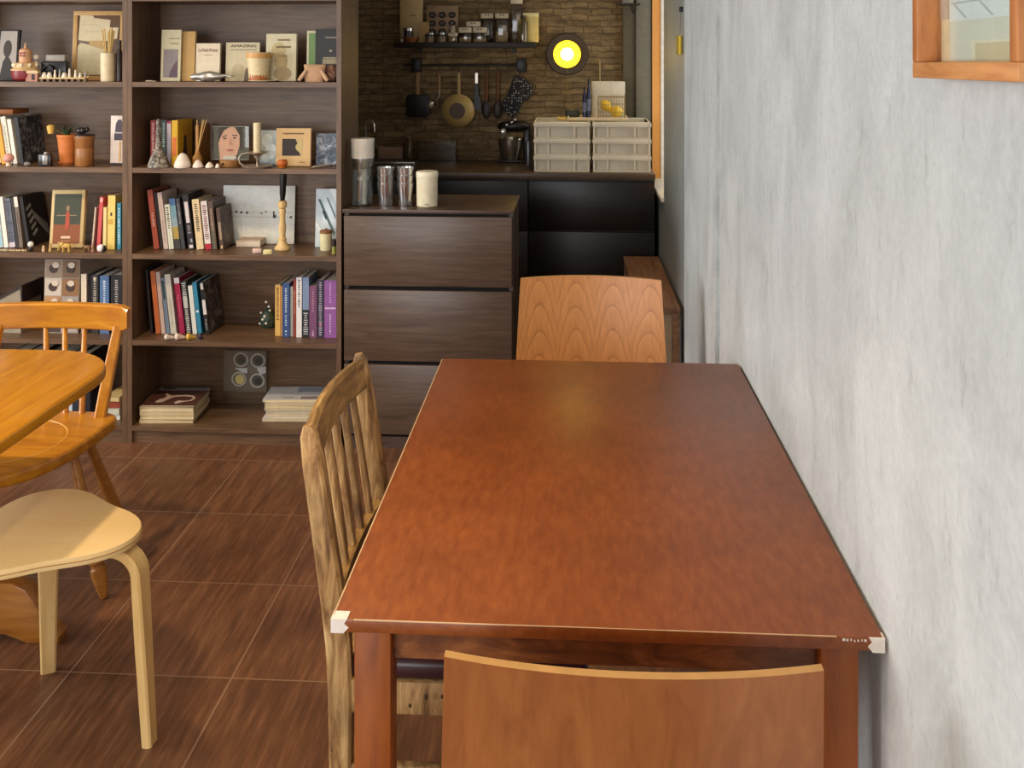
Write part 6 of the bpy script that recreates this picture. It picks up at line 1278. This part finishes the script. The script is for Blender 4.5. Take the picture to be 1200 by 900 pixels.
solo('spice_bulb', 'small pale bulb-shaped jar on the smallest white-lidded container', 'jar', MB().lathe([(0, 0), (3.4*k, 0), (3.8*k, 3*k), (2.4*k, 6*k), (2.8*k, 8*k), (0, 8.4*k)], 14), mat((206, 190, 160), .4), ons(531, .05) + Vector((0, 0, 11.3*k)))
cont(537.6, 552.4, 11, 6, 6.5, 'square container left of the one with the tilted filling', .025); cont(554.2, 570, 11, 4, 6.5, 'square container right of its twin, with low tilted filling', .025)
cont(546.5, 562, 0.5, 0, 6, 'small white box lying on top of the two square containers', .03, 17.8)
cont(563.6, 578, 28, 0, 6, 'tall empty container left of the one with white filling', .09); cont(580.4, 595.6, 28, 12, 6, 'tall container half filled with white, on the wall shelf', .07)
cont(598.4, 611.6, 45, 0, 9, 'tallest clear container, cut by the top edge of the photo', .06)
q = ons(613, .02); k = mpp(613, ysh+.02)
T = thing('glass_jar', 'glass jar with dark stopper at the right end of the wall shelf', 'jar', q); obj('glass_body', MB().lathe([(0, 0), (5.4*k, 0), (5.6*k, 1*k), (5.6*k, 24*k), (3*k, 28*k), (2.6*k, 28*k), (5*k, 24*k), (5*k, 2*k), (0, 2*k)], 18), clearglass('jar_glass', (226, 220, 196), .2), T); obj('stopper', MB().lathe([(0, 27*k), (3*k, 27*k), (3.4*k, 31*k), (0, 31.4*k)], 14), mat((60, 44, 30), .5), T)
T, k, w = shbox(613, 631, 34, .07, .05, (222, 196, 120), 'yellow_packet', 'pale packet at the right end of the wall shelf, lit by the lamp', 'packet')
obj('folded_top', MB().span((-w-.001, -.001, 30*k), (w+.001, .051, 34.6*k), bev=.002), mat((232, 212, 150), .5), T)
# wall lamp
p = P(664.5, 63.5, YW-.12); k = mpp(664, YW-.06)
T = thing('wall_lamp', 'round glowing yellow wall lamp with dark back disc on the brick wall', 'lamp', (p.x, YW, p.z))
obj('back_disc', MB().lathe([(0, 0), (24*k, 0), (25*k, .006), (24*k, .014), (0, .014)], 40, Matrix.Translation((0, -.008, 0)) @ rot(hp)), mat((70, 52, 34), .5), T)
obj('neck', MB().lathe([(0, .014), (5*k, .014), (5*k, .06), (0, .06)], 20, rot(hp)), M_IRN, T)
em = bpy.data.materials.new('lamp_yellow'); em.use_nodes = True
def emis(name, c, s):
    m, n, l, b = newmat(name); b.inputs['Base Color'].default_value = lin(c); b.inputs['Emission Color'].default_value = lin(c); b.inputs['Emission Strength'].default_value = s; return m
obj('yellow_shade', MB().lathe([(4*k, .055), (12*k, .07), (15.6*k, .095), (16*k, .105), (15*k, .104), (11*k, .08), (4*k, .066)], 40, rot(hp)), emis('lamp_shade_glow', (238, 206, 8), .95), T)
obj('bulb', MB().ball((0, -.095, 0), (7.6*k, 7*k, 7.6*k), 24), emis('bulb_glow', (255, 236, 150), 6), T)
obj('cord', MB().tube([(0, -.035, -16*k), (.3*k, -.012, -26*k), (.8*k, -.008, -75*k)], .5*k, 6), mat((150, 116, 60), .5), T)
LAMP = Vector((p.x, YW-.135, p.z))
T = thing('wall_socket_cord', 'thin pale cable rising above the white box on the brick wall', 'cable', (P(703, 72, YW-.01).x, YW-.01, P(703, 72, YW-.01).z)); obj('cable', MB().tube([(0, 0, 0), (0, 0, -70*k)], .6*k, 6), mat((186, 166, 116), .5), T); obj('clip', MB().box((0, .004, 0), (.008, .008, .012), bev=.002), mat((150, 130, 90), .5), T)
# little dark ledge in the top right corner
p = P(737.5, 4, YW-.16)
T = thing('corner_ledge', 'small dark ledge with bracket high in the kitchen corner beside the window', 'shelf', (p.x, YW-.16, p.z)); k = mpp(737, p.y)
obj('ledge', MB().span((-13*k, 0, -.006), (13*k, .12, 0)), M_WSH, T); obj('bracket', MB().tube([(2*k, .08, -.006), (5*k, .09, -8*k), (6*k, .11, -10*k)], 1*k, 6), M_WSH, T)
solo('ledge_box', 'grey box standing on the small ledge in the kitchen corner', 'box', MB().span((-8*k, .02, 0), (5*k, .10, .08), bev=.003), mat((140, 132, 118), .5), (p.x, YW-.16, p.z+.0005))
# made-up charm standing in for the wall lamp's reflection on the grey wall
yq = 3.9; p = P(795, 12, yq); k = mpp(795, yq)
T = thing('reflection_charm', 'slim made-up charm, its yellow tubes standing in for a lamp reflection on the grey wall past the plaster band', 'charm', (WXF, yq, p.z))
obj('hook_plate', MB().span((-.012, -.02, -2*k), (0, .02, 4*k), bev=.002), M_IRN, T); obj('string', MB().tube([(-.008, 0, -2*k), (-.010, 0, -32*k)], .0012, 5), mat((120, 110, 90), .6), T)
for y in (-.03, .005, .04): obj('reflection_tube', MB().tube([(-.012, y, -30*k), (-.012, y, -52*k)], .008, 8), mat((222, 190, 70), .25, .6, var=0), T)
# ================================================================= LIGHT + CAMERA
def area(name, loc, rotv, sx, sy, w, col):
    d = bpy.data.lights.new(name, 'AREA'); d.shape = 'RECTANGLE'; d.size = sx; d.size_y = sy; d.energy = w; d.color = col
    o = bpy.data.objects.new(name, d); COL.objects.link(o); o.location = loc; o.rotation_euler = rotv
    return o
def point(name, loc, w, col, r=.05):
    d = bpy.data.lights.new(name, 'POINT'); d.energy = w; d.color = col; d.shadow_soft_size = r
    o = bpy.data.objects.new(name, d); COL.objects.link(o); o.location = loc
    return o
area('daylight_left', (lx+.02, 1.6, 1.52), (0, -hp, 0), 1.5, 2.7, 120, (.97, .985, 1))
area('daylight_rear', (-1.9, ry+.02, 1.42), (hp, 0, 0), 2.9, 1.8, 95, (.98, .99, 1))
area('daylight_kitchen', (WXF+.6, (wy0+wy1)/2, 1.5), (0, hp, 0), 1.4, .8, 8, (1, .95, .88))
def spot(name, loc, w, ang=120, blend=.7):
    d = bpy.data.lights.new(name, 'SPOT'); d.energy = w; d.color = (1, .75, .45); d.shadow_soft_size = .06; d.spot_size = math.radians(ang); d.spot_blend = blend
    o = bpy.data.objects.new(name, d); COL.objects.link(o); o.location = loc
    return o
point('wall_lamp_glow', Vector((LAMP.x, YW-.045, LAMP.z-.0)), 9, (1, .70, .16), .02)
point('wall_lamp_bulb', LAMP, 1.2, (1, .70, .2), .05)
spot('ceiling_lamp', (-.45, 1.2, 2.48), 74, 80, 1)
spot('kitchen_ceiling_lamp', (.05, 4.5, 2.5), 38, 75, 1)
spot('ceiling_lamp', (-1.75, 2.4, 2.45), 95, 125)
w = bpy.data.worlds.new('World'); SC.world = w; w.use_nodes = True
w.node_tree.nodes['Background'].inputs[0].default_value = (.75, .87, 1, 1); w.node_tree.nodes['Background'].inputs[1].default_value = 1.0
cam = bpy.data.cameras.new('camera'); co = bpy.data.objects.new('camera', cam); COL.objects.link(co)
cam.sensor_fit = 'HORIZONTAL'; cam.sensor_width = 36; cam.lens = F/1200*36; cam.shift_y = -(450-HOR)/1200; cam.clip_start = .02
co.location = (0, 0, H); co.rotation_euler = (hp, 0, TH)
SC.camera = co
vs = SC.view_settings; vs.view_transform = 'Standard'; vs.look = 'None'; vs.exposure = 0; vs.gamma = 1; vs.use_curve_mapping = False
